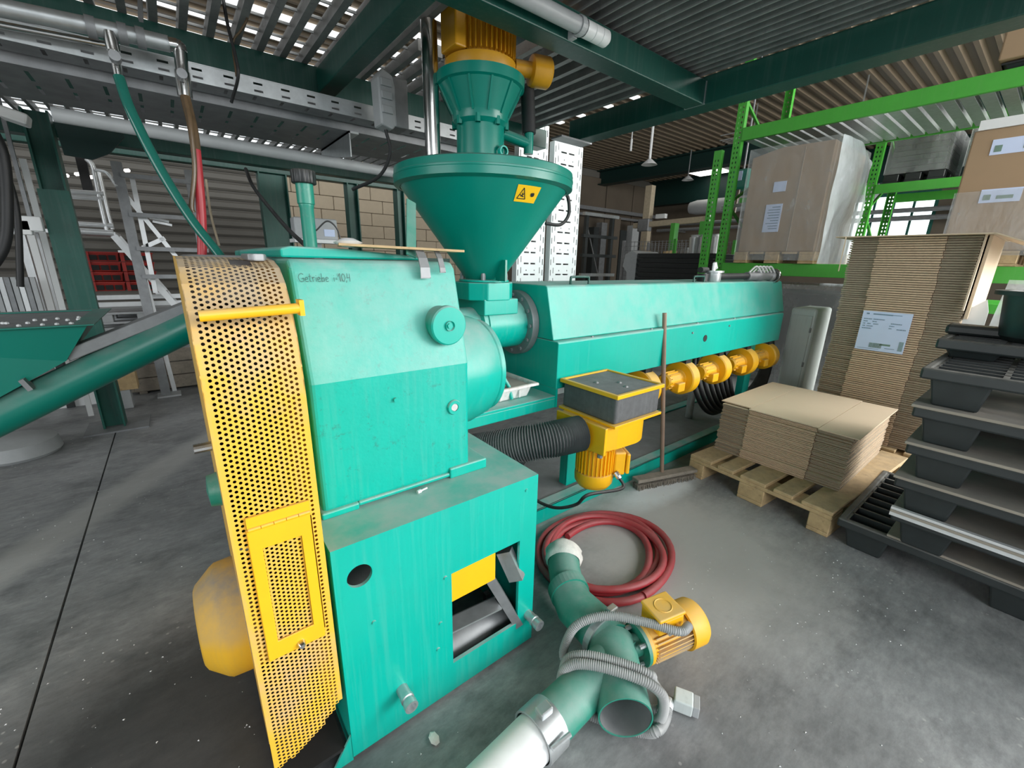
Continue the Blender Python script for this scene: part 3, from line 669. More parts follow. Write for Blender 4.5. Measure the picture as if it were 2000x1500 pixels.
for i in range(18):
    x0 = GX0+i*cwid; off = p_/2 if i % 2 else 0
    k = -1
    while True:
        k += 1; s0 = k*p_+off-p_/2; s1 = s0+p_
        if s0 >= LEN: break
        sm = (s0+s1)/2; ym, zm = sample(min(LEN, max(0, sm)))
        xc = x0+cwid/2
        if zm < zlow(xc) and ym < .9: continue
        if ym < .87 and in_flap(xc, zm): continue
        if ym > .985 and ym < 1.03 and .085 < xc < .125: continue   # cut-out near the top
        def P(u, s):
            yy, zz = sample(min(LEN, max(0, s))); return (u, yy, zz)
        h2 = p_/2; w2 = cwid/2
        outer = [(w2, 0), (w2, h2), (0, h2), (-w2, h2), (-w2, 0), (-w2, -h2), (0, -h2), (w2, -h2)]
        edge = i in (0, 17)
        inner = [(HR*c_, HR*s_) for c_, s_ in oc]
        vs = [P(xc+a, sm+c_) for a, c_ in outer]+[P(xc+a, sm+c_) for a, c_ in inner]
        if edge or sm < 0 or sm > LEN-.02: b.add(vs[:8], [tuple(range(8))])
        else: b.add(vs, [(j, (j+1) % 8, 8+(j+1) % 8, 8+j) for j in range(8)])
ps = b.build('perforated_sheet', YELD, gd)
side = [(y, z) for y, z in path if z > .2 or y > .9]; side = [(.868, .30)]+side[0:]+[(1.95, 1.318), (1.95, .12), (1.10, .05), (.98, .12)]
for x0, x1 in ((GX0, GX0+.0015), (GX1-.002, GX1)): MB().prism(side, x0, x1, 'x').build('side_plate', YELD, gd)
MB().box((GX0, 1.94, .1), (GX1, 1.95, 1.31)).box((GX0, .9, .05), (GX1, 1.95, .06)).build('back_plate', DARK, gd)  # closing plate added so the inside of the guard stays dark
for y, z, r in ((1.45, 1.0, .30), (1.3, .3, .16)):
    MB().lathe([(0, -.05), (r, -.05), (r-.012, -.03), (r, -.01), (r-.012, .01), (r, .03), (r, .05), (0, .05)], (.09, y, z), (1, 0, 0), 36).build('pulley', DARK, gd, 40)
# handle bar
MB().tube([(.022, .845, 1.226), (.17, .845, 1.232)], .0095, 14).box((.17, .836, 1.219), (.178, .862, 1.247)).build('handle_bar', YEL, gd, 40)
# flap
fpz = MB().prism(rect(.034, .487, .148, .812), .858, .8625, 'y', [rect(.056, .53, .127, .762)]).build('flap', YEL, gd, bevel=.0015)
MB().box((.036, .8575, .812), (.149, .8625, .838)).build('hinge_strip', YEL, fpz)
for k in range(5): MB().cyl((.037+k*.0224, .857, .812), (.037+k*.0224+.0212, .857, .812), .004, n=10).build('hinge_knuckle', YEL, fpz, 40)
b = MB(); cw = .0085; ph = .0098
for i in range(9):
    for k in range(25):
        xc = .0545+i*cw; zc = .527+k*ph+(ph/2 if i % 2 else 0)
        if zc > .77: continue
        outer = [(cw/2, 0), (cw/2, ph/2), (0, ph/2), (-cw/2, ph/2), (-cw/2, 0), (-cw/2, -ph/2), (0, -ph/2), (cw/2, -ph/2)]
        vs = [(xc+a, .864, zc+c_) for a, c_ in outer]+[(xc+.0029*c_, .864, zc+.0029*s_) for c_, s_ in oc]
        b.add(vs, [(j, (j+1) % 8, 8+(j+1) % 8, 8+j) for j in range(8)])
b.build('flap_mesh', YELD, fpz)
MB().lathe([(0, -.012), (.005, -.012), (.0085, -.006), (.0095, 0)], (.098, .858, .497), (0, 1, 0), 14).build('lock_bolt', CHROME, fpz, 40)
MB().prism([(.12, 1.0), (.13, .995), (.15, 1.0), (.162, 1.06), (.162, 1.1), (.12, 1.1)], 1.312, 1.326, 'z').lathe([(0, .008), (.009, .008), (.01, 0)], (.132, 1.01, 1.318), (0, 0, 1), 12).build('top_bracket', STEEL, gd, bevel=.003)
MB().cyl((-.022, 1.0, .945), (.008, 1.0, .945), .010, n=12).build('latch', CHROME, gd)
MB().lathe([(0, -.022), (.036, -.018), (.04, .004)], (.005, 1.10, .80), (1, 0, 0), 20).build('hub_cover', PIPEG, gd, 40)
# drive motor: only its yellow fan cowl shows behind the guard
dm = thing('drive_motor', 'large dusty yellow motor cowl sticking out behind the lower belt guard', 'motor', (-.05, 1.3, .12))
MB().lathe([(0, -.100), (.105, -.098), (.118, -.092), (.155, -.052), (.163, -.04), (.166, .0), (.166, .085), (.06, .09), (.06, .2), (0, .2)], (.0, 1.31, .285), (1, 0, 0), 40).build('fan_cowl', YELM, dm, 30)
# ================================================================== HOPPER
HX, HY = 1.135, 1.665
hp_ = thing('feed_hopper', 'conical green feed hopper with lid ring standing on the extruder throat', 'hopper', (HX, HY, 1.09))
cone = MB().lathe([(.080, 1.238), (.362, 1.622)], (HX, HY, 0), (0, 0, 1), 72).build('hopper_cone', TEALSH, hp_, 30)
MB().lathe([(.36, 1.615), (.384, 1.622), (.384, 1.648), (.386, 1.650), (.386, 1.656), (.384, 1.658), (.382, 1.682), (.37, 1.688), (0, 1.69)], (HX, HY, 0), (0, 0, 1), 72).build('lid_ring', TEALSH, hp_, 30)
o8 = [(HX+sx*.122 if abs(sx) == 1 else HX+sx, HY+sy) for sx, sy in ((-1, -.06), (-.06, -.122), (.06, -.122), (1, -.06), (1, .06), (.06, .122), (-.06, .122), (-1, .06))]
MB().prism(o8, 1.155, 1.232, 'z').build('throat_block', TEAL, hp_, bevel=.004)
MB().prism(rect(HX-.075, HY-.115, HX+.115, HY+.115), 1.09, 1.16, 'z').build('throat_neck', TEAL, hp_, bevel=.004)
MB().lathe([(.085, 1.232), (.115, 1.234), (.115, 1.242), (.085, 1.244)], (HX, HY, 0), (0, 0, 1), 40).build('throat_flange', TEAL, hp_)
for a in (-2.2, -.55, .9, 2.5): MB().lathe([(0, .032), (.009, .032), (.011, .02), (.011, 0)], (HX+.1*math.cos(a), HY+.1*math.sin(a), 1.24), (0, 0, 1), 8).build('throat_bolt', STEEL, hp_)
MB().prism([(HX-.005, 1.24), (HX+.005, 1.24), (HX+.005, 1.33), (HX-.005, 1.33)], HY-.17, HY-.10, 'y').build('gusset', TEALSH, hp_)
def cone_pt(a, z, lift=.0012):
    r = .080+(z-1.238)*(.282/.384)+lift; return Vector((HX+r*math.cos(a), HY+r*math.sin(a), z))
def cone_patch(a0, a1, z0, z1, lift, n=8):
    b = MB(); vs = []
    for i in range(n+1):
        for j in range(5): vs.append(cone_pt(a0+(a1-a0)*i/n, z0+(z1-z0)*j/4, lift))
    b.add(vs, [(i*5+j, (i+1)*5+j, (i+1)*5+j+1, i*5+j+1) for i in range(n) for j in range(4)]); return b
# angle on the cone for the sign centre
best = min(((( lambda v: (1000+F*(v-EYE).dot(RX)/(v-EYE).dot(fwd)-1030)**2+(750-F*(v-EYE).dot(UP)/(v-EYE).dot(fwd)-379)**2)(cone_pt(-PI+k*.02, 1.3+j*.004))), -PI+k*.02, 1.3+j*.004) for k in range(160) for j in range(80))
SA, SZ = best[1], best[2]
sgn = cone_patch(SA-.155, SA+.155, SZ-.027, SZ+.027, .002).build('warning_sign', SIGNY, hp_, label='yellow warning sign with triangle and black hand mark')
def on_sign(u, v): return cone_pt(SA+u*.155, SZ+v*.027, .0032)
b = MB()
tri = [(-.82, -.62), (-.08, -.62), (-.45, .66)]
for a, c_ in zip(tri, tri[1:]+tri[:1]): b.bar(on_sign(*a), on_sign(*c_), .0028, .001, (math.cos(SA), math.sin(SA), -.7))
for a, c_ in (((-.55, -.35), (-.3, .0)), ((-.62, -.15), (-.28, -.38)), ((-.45, .1), (-.4, -.4))): b.bar(on_sign(*a), on_sign(*c_), .003, .001, (math.cos(SA), math.sin(SA), -.7))
for a, c_ in (((.28, .1), (.62, -.15)), ((.35, -.2), (.58, .18)), ((.3, -.05), (.62, .05)), ((.42, .2), (.48, -.25)), ((.34, .12), (.55, -.22))): b.bar(on_sign(*a), on_sign(*c_), .006, .001, (math.cos(SA), math.sin(SA), -.7))
b.build('sign_print', INKB, sgn)
MB().tube(cat([(HX+.37, HY-.12, 1.64), (HX+.40, HY-.12, 1.62), (HX+.41, HY-.12, 1.55), (HX+.36, HY-.12, 1.50), (HX+.28, HY-.1, 1.50)]), .008, 8).build('cable', RUB, hp_, 40)
# stirrer drive on the lid
sd = thing('stirrer_drive', 'green bell gearbox with ochre electric motor standing on the hopper lid', 'motor', (HX, HY, 1.69))
SX = 1.115
bell = MB().lathe([(0, 1.69), (.11, 1.69), (.11, 1.735), (.10, 1.74), (.10, 1.86), (.115, 1.875), (.118, 1.90), (.12, 1.905), (.168, 1.995), (.18, 2.0), (.182, 2.035), (0, 2.035)], (SX, HY, 0), (0, 0, 1), 40).build('gear_housing', TEALSH, sd, 35)
b = MB()
for k in range(12):
    a = 2*PI*k/12+.2; v = Vector((math.cos(a), math.sin(a), 0)); b.bar(Vector((SX, HY, 1.90))+v*.112, Vector((SX, HY, 2.0))+v*.165, .008, .02, v)
for k in range(8):
    a = 2*PI*k/8+.1; v = Vector((math.cos(a), math.sin(a), 0)); b.lathe([(0, .03), (.012, .03), (.012, 0)], Vector((SX, HY, 1.855))+v*.108, (0, 0, 1), 6)
b.build('housing_ribs', TEALSH, bell)
MB().lathe([(.015, -.009), (.021, -.009), (.024, 0), (.021, .009), (.015, .009)], (SX+.035, HY-.115, 1.76), (0, 1, 0), 18).build('lifting_eye', TEAL, bell, 40)
MB().cyl((SX+.10, HY-.03, 1.85), (SX+.2, HY-.08, 1.82), .022, n=14).cyl((SX+.2, HY-.08, 1.78), (SX+.2, HY-.08, 1.87), .02, n=12).build('oil_fitting', TEALSH, bell, 40)
MB().cyl((SX+.2, HY-.08, 1.86), (SX+.2, HY-.06, 2.03), .03, n=12).build('cable_sleeve', RUB, sd, 40)
mot = MB().lathe([(0, 2.035), (.14, 2.035), (.145, 2.045), (.145, 2.085), (.125, 2.095), (.125, 2.30), (.13, 2.31), (0, 2.32)], (SX, HY, 0), (0, 0, 1), 36).build('stirrer_motor', OCHRE, sd, 35)
b = MB()
for k in range(44):
    a = 2*PI*k/44; v = Vector((math.cos(a), math.sin(a), 0)); p = Vector((SX, HY, 2.095))+v*.132; b.bar(p, p+Vector((0, 0, .2)), .004, .022, v)
b.build('motor_fins', OCHRE, mot)
MB().box((SX-.165, HY-.08, 2.09), (SX-.115, HY+.03, 2.25)).build('motor_plate', OCHRE, mot, bevel=.006)
MB().lathe([(0, 0), (.03, 0), (.03, .07), (.055, .075), (.058, .085), (.058, .15), (.05, .158), (0, .158)], (SX+.11, HY-.08, 2.085), (.93, -.3, .0), 24).build('terminal_housing', OCHRE, mot, 35)
tag(MB().tube([(.935, 1.75, 1.69), (.93, 1.75, 2.21)], .032, 28).build('steel_pipe', CHROME, loc=(.935, 1.75, 1.69), smooth=40), 'polished steel pipe rising from the hopper lid through the grating', 'pipe')
# ================================================================== THINGS ON THE EXTRUDER
t = thing('wooden_board', 'thin pale wooden board lying across the gearbox lid', 'board', (.45, 1.12, 1.345))
bp = onY(660, 478, 1.2); bq = onY(897, 491, 1.12)
tag(MB().bar(bp, bq, .10, .006).build('board', WOOD, loc=bp), 'x', 'board')
bpy.data.objects.remove(t)
o = bpy.data.objects['board']; o.name = 'wooden_board'; o['label'] = 'thin pale wooden board lying across the gearbox lid'
q_ = onY(680, 474, 1.2)
tag(MB().lathe([(0, -.012), (.02, -.010), (.045, 0), (.02, .010), (0, .012)], q_, (0, .1, 1), 16).xf(Matrix.Translation(q_)@Matrix.Diagonal((.85, .5, 1, 1))@Matrix.Translation(-q_)).build('foam_pad', WHITEP, loc=q_, smooth=50), 'flat white foam scrap on the left end of the wooden board', 'foam')
def flap_blade(px, w, lab, drop):
    c_ = onY(px, 497, 1.108); x = c_.x; b = MB()
    pr = [(1.22, 1.352), (1.12, 1.346), (1.10, 1.325), (1.088, 1.30), (1.085, 1.318-drop)]
    vs = []
    for i, (y, z) in enumerate(pr):
        ww = w*(.75+.25*i/4); vs += [(x-ww/2, y, z), (x+ww/2, y, z), (x+ww/2, y-.003, z+.002), (x-ww/2, y-.003, z+.002)]
    for i in range(4): b.add(vs[i*4:i*4+8], [(0,1,5,4),(3,7,6,2),(0,4,7,3),(1,2,6,5)])
    tag(b.build('scraper_blade', STEEL, loc=(x, 1.1, 1.34)), lab, 'scraper')
flap_blade(822, .030, 'wider grey scraper blade hanging over the gearbox edge', .045)
flap_blade(856, .018, 'narrow grey scraper blade hanging at the right of the wider one', .03)
p, q_ = onY(803, 393, 1.25), onY(803, 500, 1.13)
tag(MB().bar(p, q_, .030, .004, (0, -1, 0)).build('plastic_strip', PIPEG, loc=q_), 'pale teal strip standing upright behind the wooden board', 'strip')
t = thing('drip_tray', 'dirty white plastic tray lying on the bridge plate beside the barrel', 'tray', (1.1, 1.6, .713))
def tray_shell(x0, y0, x1, y1, z0, z1, tp, rim):
    b = MB(); i_ = [(x0+tp, y0+tp), (x1-tp, y0+tp), (x1-tp, y1-tp), (x0+tp, y1-tp)]; o_ = [(x0, y0), (x1, y0), (x1, y1), (x0, y1)]; r_ = [(x0-rim, y0-rim), (x1+rim, y0-rim), (x1+rim, y1+rim), (x0-rim, y1+rim)]
    vs = [(*p, z0) for p in i_]+[(*p, z1) for p in o_]+[(*p, z1) for p in r_]+[(*p, z1-.012) for p in r_]
    fs = [(0,1,2,3)]
    for k in range(4):
        j = (k+1) % 4; fs += [(k, j, 4+j, 4+k), (4+k, 4+j, 8+j, 8+k), (8+k, 8+j, 12+j, 12+k)]
    return b.add(vs, fs)
tray_shell(.86, 1.42, 1.25, 1.78, .716, .785, .02, .02).build('tray_body', TRAYW, t, bevel=.006)
MB().box((.875, 1.435, .77), (1.235, 1.765, .775)).build('granulate', SHEET, t)
for k in range(3): 
    x = .95+k*.11; MB().cyl((x, 1.425, .725), (x, 1.425, .76), .005, n=8).build('tray_rib', TRAYW, t)
# valve assembly lying on the barrel cover
VY = 1.56
t = thing('valve_assembly', 'dull metal valve assembly with lever lying on the far end of the barrel cover', 'valve', (3.3, VY, 1.222))
p0, p1 = Vector((3.05, VY, 1.255)), Vector((4.0, VY-.1, 1.262))
d_ = (p1-p0).normalized()
MB().tube([p0, p0+d_*.5], .024, 14).build('hose_piece', RUB, t, 40)
MB().lathe([(0, 0), (.032, 0), (.032, .12), (.038, .13), (.038, .2), (.03, .21), (.03, .33), (.04, .34), (.04, .36), (.025, .36)], p0+d_*.42, d_, 20).build('coupling', STEEL, t, 40)
MB().lathe([(.03, 0), (.055, 0), (.06, .006), (.06, .016), (.03, .02)], p0+d_*.80, d_, 20).build('pipe_flange', CHROME, t, 40)
MB().lathe([(0, 0), (.05, 0), (.055, .01), (.055, .06), (.07, .062), (.07, .075), (0, .075)], (3.0, VY-.02, 1.222), (0, 0, 1), 24).build('valve_body', GALV, t, 40)
MB().cyl((3.0, VY-.02, 1.29), (3.0, VY-.02, 1.35), .012, n=8).bar((3.0, VY-.02, 1.35), (3.03, VY-.02, 1.31), .02).build('valve_lever', ALU, t)
MB().lathe([(0, -.07), (.02, -.07), (.02, .07), (0, .07)], (2.9, VY, 1.30), (1, .2, 0), 12).lathe([(0, 0), (.04, 0), (.04, .05), (0, .05)], (2.9, VY, 1.225), (0, 0, 1), 12).build('valve_actuator', RUB, t, 40)
b = MB()
for k in range(5): b.tube(cat([p0+d_*(.45+.05*k)+Vector((0, 0, .03)), p0+d_*(.5+.05*k)+Vector((0, -.02, .075)), p0+d_*(.56+.05*k)+Vector((0, -.03, .03))], 4), .007, 6)
b.build('wire_bundle', ALU, t, 40)
# ================================================================== SIDE BLOWER WITH FILTER BOX
t = thing('filter_blower', 'yellow blower with square grey filter box and hanging motor beside the barrel cover', 'blower', (1.5, 1.18, .66))
fbx = MB().box((1.372, 1.03, .668), (1.685, 1.345, .795)).build('filter_box', GREYBOX, t, bevel=.012, seg=3)
MB().prism(rect(1.36, 1.018, 1.697, 1.357), .785, .803, 'z', [rect(1.376, 1.034, 1.681, 1.341)]).build('top_frame', YEL, fbx, bevel=.002)
MB().box((1.376, 1.034, .79), (1.681, 1.341, .797)).build('filter_top', GREYBOX, fbx)
MB().box((1.36, 1.018, .655), (1.697, 1.357, .668)).build('bottom_frame', YEL, fbx, bevel=.002)
for x, y in ((1.46, 1.22), (1.55, 1.16), (1.52, 1.1)): MB().lathe([(0, .008), (.009, .004), (.012, 0)], (x, y, .797), (0, 0, 1), 6).build('crumb', STEEL, fbx)
vc = Vector((1.52, 1.18, 0)); b = MB(); poly = []
for k in range(30):
    a = -PI*.5+k*(PI*1.0)/29; r = .158; poly.append((vc.x+r*math.cos(a), vc.y+r*math.sin(a)))
poly += [(1.40, 1.338), (1.335, 1.31), (1.335, 1.05), (1.40, 1.03)]
b.prism(poly, .55, .655, 'z'); b.build('volute_casing', YEL, t, bevel=.004)
MB().box((1.322, 1.035, .535), (1.337, 1.33, .66)).build('outlet_flange', YEL, t, bevel=.003)
for y in (1.06, 1.30): MB().cyl((1.33, y, .535), (1.33, y, .52), .012, n=8).build('flange_bolt', STEEL, t)
MX = 1.42
mm = MB().lathe([(0, .545), (.085, .545), (.09, .535), (.09, .525), (.078, .515), (.078, .40), (.088, .395), (.09, .375), (.088, .345), (.075, .325), (.05, .315), (0, .313)], (MX, 1.16, 0), (0, 0, 1), 32).build('blower_motor', YEL, t, 35)
b = MB()
for k in range(30):
    a = 2*PI*k/30; v = Vector((math.cos(a), math.sin(a), 0)); p = Vector((MX, 1.16, .40))+v*.082; b.bar(p, p+Vector((0, 0, .118)), .005, .014, v)
b.build('motor_fins', YEL, mm)
R_ = Matrix.Rotation(-.55, 3, 'Z')
MB().box((MX+.06, 1.055, .385), (MX+.115, 1.155, .50), R_).build('terminal_box', YEL, mm, bevel=.008)
MB().box((MX+.117, 1.05, .392), (MX+.135, 1.15, .493), R_, (MX+.0875, 1.105, .44)).build('terminal_lid', YEL, mm, bevel=.006)
gl = Vector((MX+.045, 1.055, .392)); MB().lathe([(0, -.02), (.012, -.02), (.014, 0), (.014, .012), (0, .012)], gl, (.2, -.6, -.7), 10).build('cable_gland', CHROME, mm)
cpts = [gl, gl+Vector((0, -.03, -.05)), onY(1150, 966, 1.05), onY(1126, 985, 1.10), onY(1090, 992, 1.18), onY(1060, 984, 1.28), onY(1035, 968, 1.36)]
tag(MB().tube(cat(cpts), .0075, 10).build('motor_cable', RUB, loc=(1.3, 1.05, 0), smooth=60), 'black cable curving down from the yellow blower motor to the floor', 'cable')
# corrugated black suction hose and cable bundle under the bridge plate
def corr_tube(pts, r, amp, step, n=20, k=10):
    P = cat(pts, k); L = [0]
    for a, b_ in zip(P, P[1:]): L.append(L[-1]+(b_-a).length)
    out = []; rs = []; m = int(L[-1]/step)*2; j = 0
    for i in range(m+1):
        s = L[-1]*i/m
        while j < len(P)-2 and L[j+1] < s: j += 1
        f = (s-L[j])/max(1e-9, L[j+1]-L[j]); out.append(P[j].lerp(P[j+1], min(1, f))); rs.append(r+(amp if i % 2 else -amp))
    return MB().tube(out, rs, n)
hpnt = [(1.145, 1.20, .60), (1.06, 1.23, .595), (.95, 1.32, .56), (.86, 1.50, .48), (.83, 1.72, .40)]
hpnt = [(1.322, 1.17, .598), (1.20, 1.20, .592), (1.10, 1.27, .57), (1.02, 1.38, .53), (.96, 1.52, .47), (.92, 1.68, .40), (.90, 1.85, .33)]
tag(corr_tube(hpnt, .075, .005, .0105).build('suction_hose', HOSED, loc=(1.0, 1.4, .5), smooth=30), 'ribbed dark suction hose running under the teal bridge plate', 'hose')
t = thing('cable_bundle', 'bundle of black cables sagging below the ribbed suction hose', 'cables', (1.0, 1.4, .1))
for k in range(6):
    o_ = k*.024
    c_ = cat([(1.27, 1.32+o_*.4, .50-.006*k), (1.16, 1.33+o_, .47-.006*k), (1.09, 1.37+o_, .36-.01*k), (1.0, 1.46+o_, .22-.006*k), (.93, 1.62+o_, .12), (.88, 1.8+o_, .1)])
    MB().tube(c_, .010, 8).build('cable', RUB, t, 60)
tag(MB().tube([(1.27, 1.33, .52), (1.10, 1.50, .46)], .02, 12).build('steel_tube', CHROME, loc=(1.1, 1.3, .5), smooth=40), 'short bright steel tube behind the black cable bundle', 'pipe')
# looped cables at the far end of the machine
t = thing('cable_bundle', 'bundle of thick black cables looping below the last yellow blowers', 'cables', (3.8, 1.5, .1))
for k in range(8):
    s_ = k*.03
    c_ = cat([(3.55-s_*2, 1.66, .70), (3.45-s_*2, 1.52+s_*.2, .50-s_*.4), (3.50-s_, 1.46+s_*.3, .28-s_*.5), (3.75, 1.44+s_*.3, .17+.012*k), (4.0, 1.44+s_*.3, .30+.01*k), (4.12, 1.46+s_*.2, .55+s_*.4), (4.15, 1.50, .72)])
    MB().tube(c_, .017, 8).build('cable', RUB, t, 60)
# leaning light-grey cabinet
t = thing('control_cabinet', 'light grey narrow metal cabinet standing at the far end of the barrel cover', 'cabinet', (4.4, 1.35, 0))
MB().box((4.22, 1.22, .0), (4.60, 1.42, 1.0)).build('cabinet_body', LGREY, t, bevel=.025, seg=3)
MB().box((4.21, 1.245, .06), (4.222, 1.40, .94)).build('cabinet_door', LGREY, t, bevel=.004)
for z in (.2, .5, .8): MB().box((4.20, 1.236, z), (4.212, 1.248, z+.04)).build('hinge', STEEL, t)
# ================================================================== BROOM
t = thing('push_broom', 'wide push broom with worn wooden stick leaning upright against the barrel cover', 'broom', (2.25, 1.32, 0))
a, e = Vector((2.03, 1.335, .03)), Vector((2.47, 1.20, .03)); mid = Vector((2.245, 1.29, .055))
MB().bar(a+Vector((0, 0, .03)), e+Vector((0, 0, .03)), .065, .022).build('broom_head', WOODG, t, bevel=.005)
b = MB(); d_ = (e-a).normalized(); s_ = Vector((-d_.y, d_.x, 0))
for k in range(88):
    for j in range(5):
        p = a+d_*(.005+k*.00515)+s_*(-.026+j*.013); q_ = p+Vector((random.uniform(-.006, .006), random.uniform(-.008, .008), 0)); p.z = .035; q_.z = .0
        b.tube([p, q_], .0022, 4)
b.build('bristles', WOODG, t, kind='stuff')
MB().cyl(mid, (2.205, 1.383, 1.06), .0125, n=14).build('broom_stick', HANDLE, t, 40)
# ================================================================== RED HOSE COIL
pts = []
turns = 4.6
for i in range(int(turns*40)+1):
    a = -2*PI*i/40+1.9; f = i/(turns*40); r = .215+.095*f+.012*math.sin(a*2+1)+(.01*math.sin(3*a+f*9))
    z = .0185+.018*(1+math.sin(a*1.0+f*17))*min(1, f*3)*(.6 if i < turns*36 else .3)
    pts.append((1.40+.012*math.cos(f*20)+r*1.07*math.cos(a), 1.045+r*.98*math.sin(a), z))
tag(MB().tube(pts, .0165, 12).build('red_hose_coil', REDH, loc=(1.4, 1.05, 0), smooth=60), 'coil of red rubber hose lying on the concrete floor', 'hose')
# ================================================================== PIPE DIVERTER ON THE FLOOR
t = thing('pipe_diverter', 'green Y-shaped pipe diverter with yellow motor lying on the floor before the machine', 'diverter', (1, .65, 0))
PZ = .104
el = [Vector((1.125, 1.045, .150)), Vector((1.07, .985, .130)), Vector((1.01, .90, PZ+.008)), Vector((.982, .835, PZ)), Vector((.975, .735, PZ)), Vector((.962, .65, PZ))]
MB().tube([el[0], el[1], el[2]], .064, 28).build('elbow_neck', PIPEG, t, 40)
MB().tube([el[2], el[3], el[4], el[5]], [.070, .074, .076, .076], 32).build('elbow_pipe', PIPEG, t, 25)
MB().tube([el[2]+Vector((.01, .02, .003)), el[2]-Vector((.008, .02, 0))], .076, 32).build('weld_ring', PIPEG, t)
b = MB(); e0, e1 = el[0], el[1]; d_ = (e1-e0).normalized()
b.lathe([(.0, -.022), (.045, -.02), (.066, -.008), (.074, .006), (.071, .022), (.076, .034), (.072, .05), (.066, .06)], e0, d_, 30)
for i, v in enumerate(b.v):
    n_ = noise.noise(Vector(v)*28)*.006; b.v[i] = tuple(Vector(v)+(Vector(v)-e0-d_*.02).normalized()*n_)
b.build('bandaged_end', GAUZE, t, 50)
o0, o1 = Vector((.965, .655, PZ)), onZ(1222, 1403, .098); d_ = (o1-o0).normalized(); L_ = (o1-o0).length
MB().lathe([(0, -.02), (.05, -.02), (.0765, 0), (.0765, L_), (.0725, L_), (.0725, .08), (.0, .08)], o0, d_, 40).build('outlet_pipe', PIPEG, t, 40)
MB().lathe([(.0715, .085), (.0715, L_-.002)], o0, d_, 32).lathe([(0, .09), (.0715, .09)], o0, d_, 32).build('outlet_lining', STEEL, t, 40)
b0, b1 = Vector((.94, .615, PZ)), onZ(1058, 1425, .098); d2 = (b1-b0).normalized()
MB().cyl(b0, b1, .064, n=36).build('branch_pipe', PIPEG, t, 40)
MB().lathe([(.0, 0), (.0775, 0), (.077, .02), (.0, .03)], (.97, .65, PZ+.003), (.3, .4, 1), 30).build('pivot_dome', PIPEG, t, 40)
MB().lathe([(.076, -.012), (.084, -.012), (.084, .012), (.076, .012)], (.967, .69, PZ), (.1, 1, 0), 32).build('clamp_ring', GALV, t)
MB().box((.975, .675, PZ+.073), (1.015, .70, PZ+.105)).build('clamp_bolt', GALV, t, bevel=.004)
cl = MB().lathe([(.065, -.035), (.071, -.035), (.071, .035), (.065, .035)], b1, d2, 36).build('pipe_clamp', GALV, t, 30)
MB().box(b1+Vector((-.02, -.02, .064)), b1+Vector((.02, .012, .088))).build('clamp_lock', GALV, cl, bevel=.004)
MB().cyl(b1+Vector((-.03, -.07, .04)), b1+Vector((.03, -.075, .045)), .007, n=8).build('clamp_screw', GALV, cl)
MB().cyl(b1+d2*.01, b1+d2*.62+Vector((0, 0, -.03)), .0605, n=36).build('white_pipe', WHITEP, t, 40)
m0, m1 = Vector((1.035, .592, .112)), Vector((1.27, .525, .126)); ad = (m1-m0).normalized()
MB().cyl((.975, .615, .105), m0, .035, n=20).lathe([(0, -.012), (.068, -.012), (.068, 0), (0, 0)], m0, ad, 28).build('motor_flange', PIPEG, t, 40)
sid = ad.cross(Vector((0, 0, 1))).normalized(); upv = sid.cross(ad)
for k in range(4):
    a = PI/4+k*PI/2; MB().lathe([(0, -.035), (.008, -.035), (.008, -.012), (0, -.012)], m0+sid*.054*math.cos(a)+upv*.054*math.sin(a), ad, 8).build('flange_bolt', GALV, t)
mt = MB().lathe([(0, 0), (.068, 0), (.068, .012), (.058, .02), (.058, .175), (0, .175)], m0, ad, 32).build('motor_body', YEL, t, 35)
b = MB()
for k in range(30):
    a = 2*PI*k/30; v = sid*math.cos(a)+upv*math.sin(a)
    if v.z > .78: continue
    p = m0+ad*.025+v*.063; b.bar(p, p+ad*.145, .0035, .014, v)
b.build('motor_fins', YELD, mt)
MB().lathe([(.071, .165), (.078, .168), (.078, .225), (.070, .238), (.03, .243), (0, .243)], m0, ad, 36).build('fan_cowl', YEL, mt, 35)
c0 = m0+ad*.085+upv*.086
Mx = Matrix((ad, sid, upv)).transposed().to_4x4(); Mx.translation = c0
b = MB(); b.box((-.05, -.046, -.03), (.05, .046, .024)).xf(Mx); b.build('terminal_box', YEL, mt, bevel=.006, seg=3)
b = MB(); b.box((-.053, -.049, .024), (.053, .049, .037)).xf(Mx); lid = b.build('terminal_lid', YEL, mt, bevel=.005, seg=3)
for sx in (-1, 1):
    b = MB(); b.cyl((sx*.02, .043, -.01), (sx*.02, .064, -.01), .009, n=12).xf(Mx); b.build('cable_gland', GALV if sx < 0 else YEL, mt, 40)
b = MB(); b.lathe([(.026, .0375), (.028, .0395), (.030, .0375)], (0, 0, 0), (0, 0, 1), 24).xf(Mx); b.build('embossed_ring', YEL, mt)
# grey conduit: from the motor over the body, then two turns round the pipes, then to the plug
w1 = [c0+ad*.052+sid*.066-upv*.004, c0+ad*.0+sid*.078+upv*.006, Vector((1.03, .575, .215)), Vector((.955, .668, .212)), Vector((.88, .722, .185)), Vector((.85, .745, .12)), Vector((.835, .74, .045)), Vector((.86, .66, .016)), Vector((.91, .52, .016)), Vector((.955, .455, .03)), Vector((.952, .45, .085)), Vector((.925, .475, .15))]
Lp, Rp = Vector((.755, .672, 0)), Vector((.918, .425, 0)); cp_ = (Lp+Rp)/2; hv = (Rp-Lp)/2; sh = Vector((.030, .020, 0))
def loop(ph, off):
    c_, s_ = math.cos(ph), math.sin(ph)
    f = abs(c_)**.75*(1 if c_ > 0 else -1); g = abs(s_)**.7*(1 if s_ > 0 else -1)
    return cp_+hv*f+sh*off+Vector((0, 0, .104+.092*g))
for k in range(1, 26): ph = .45+k*2*PI*(2.0-.14)/25; w1.append(loop(ph, .6-k/25*1.5))
w1 += [Vector((.955, .432, .020)), Vector((.985, .444, .021))]
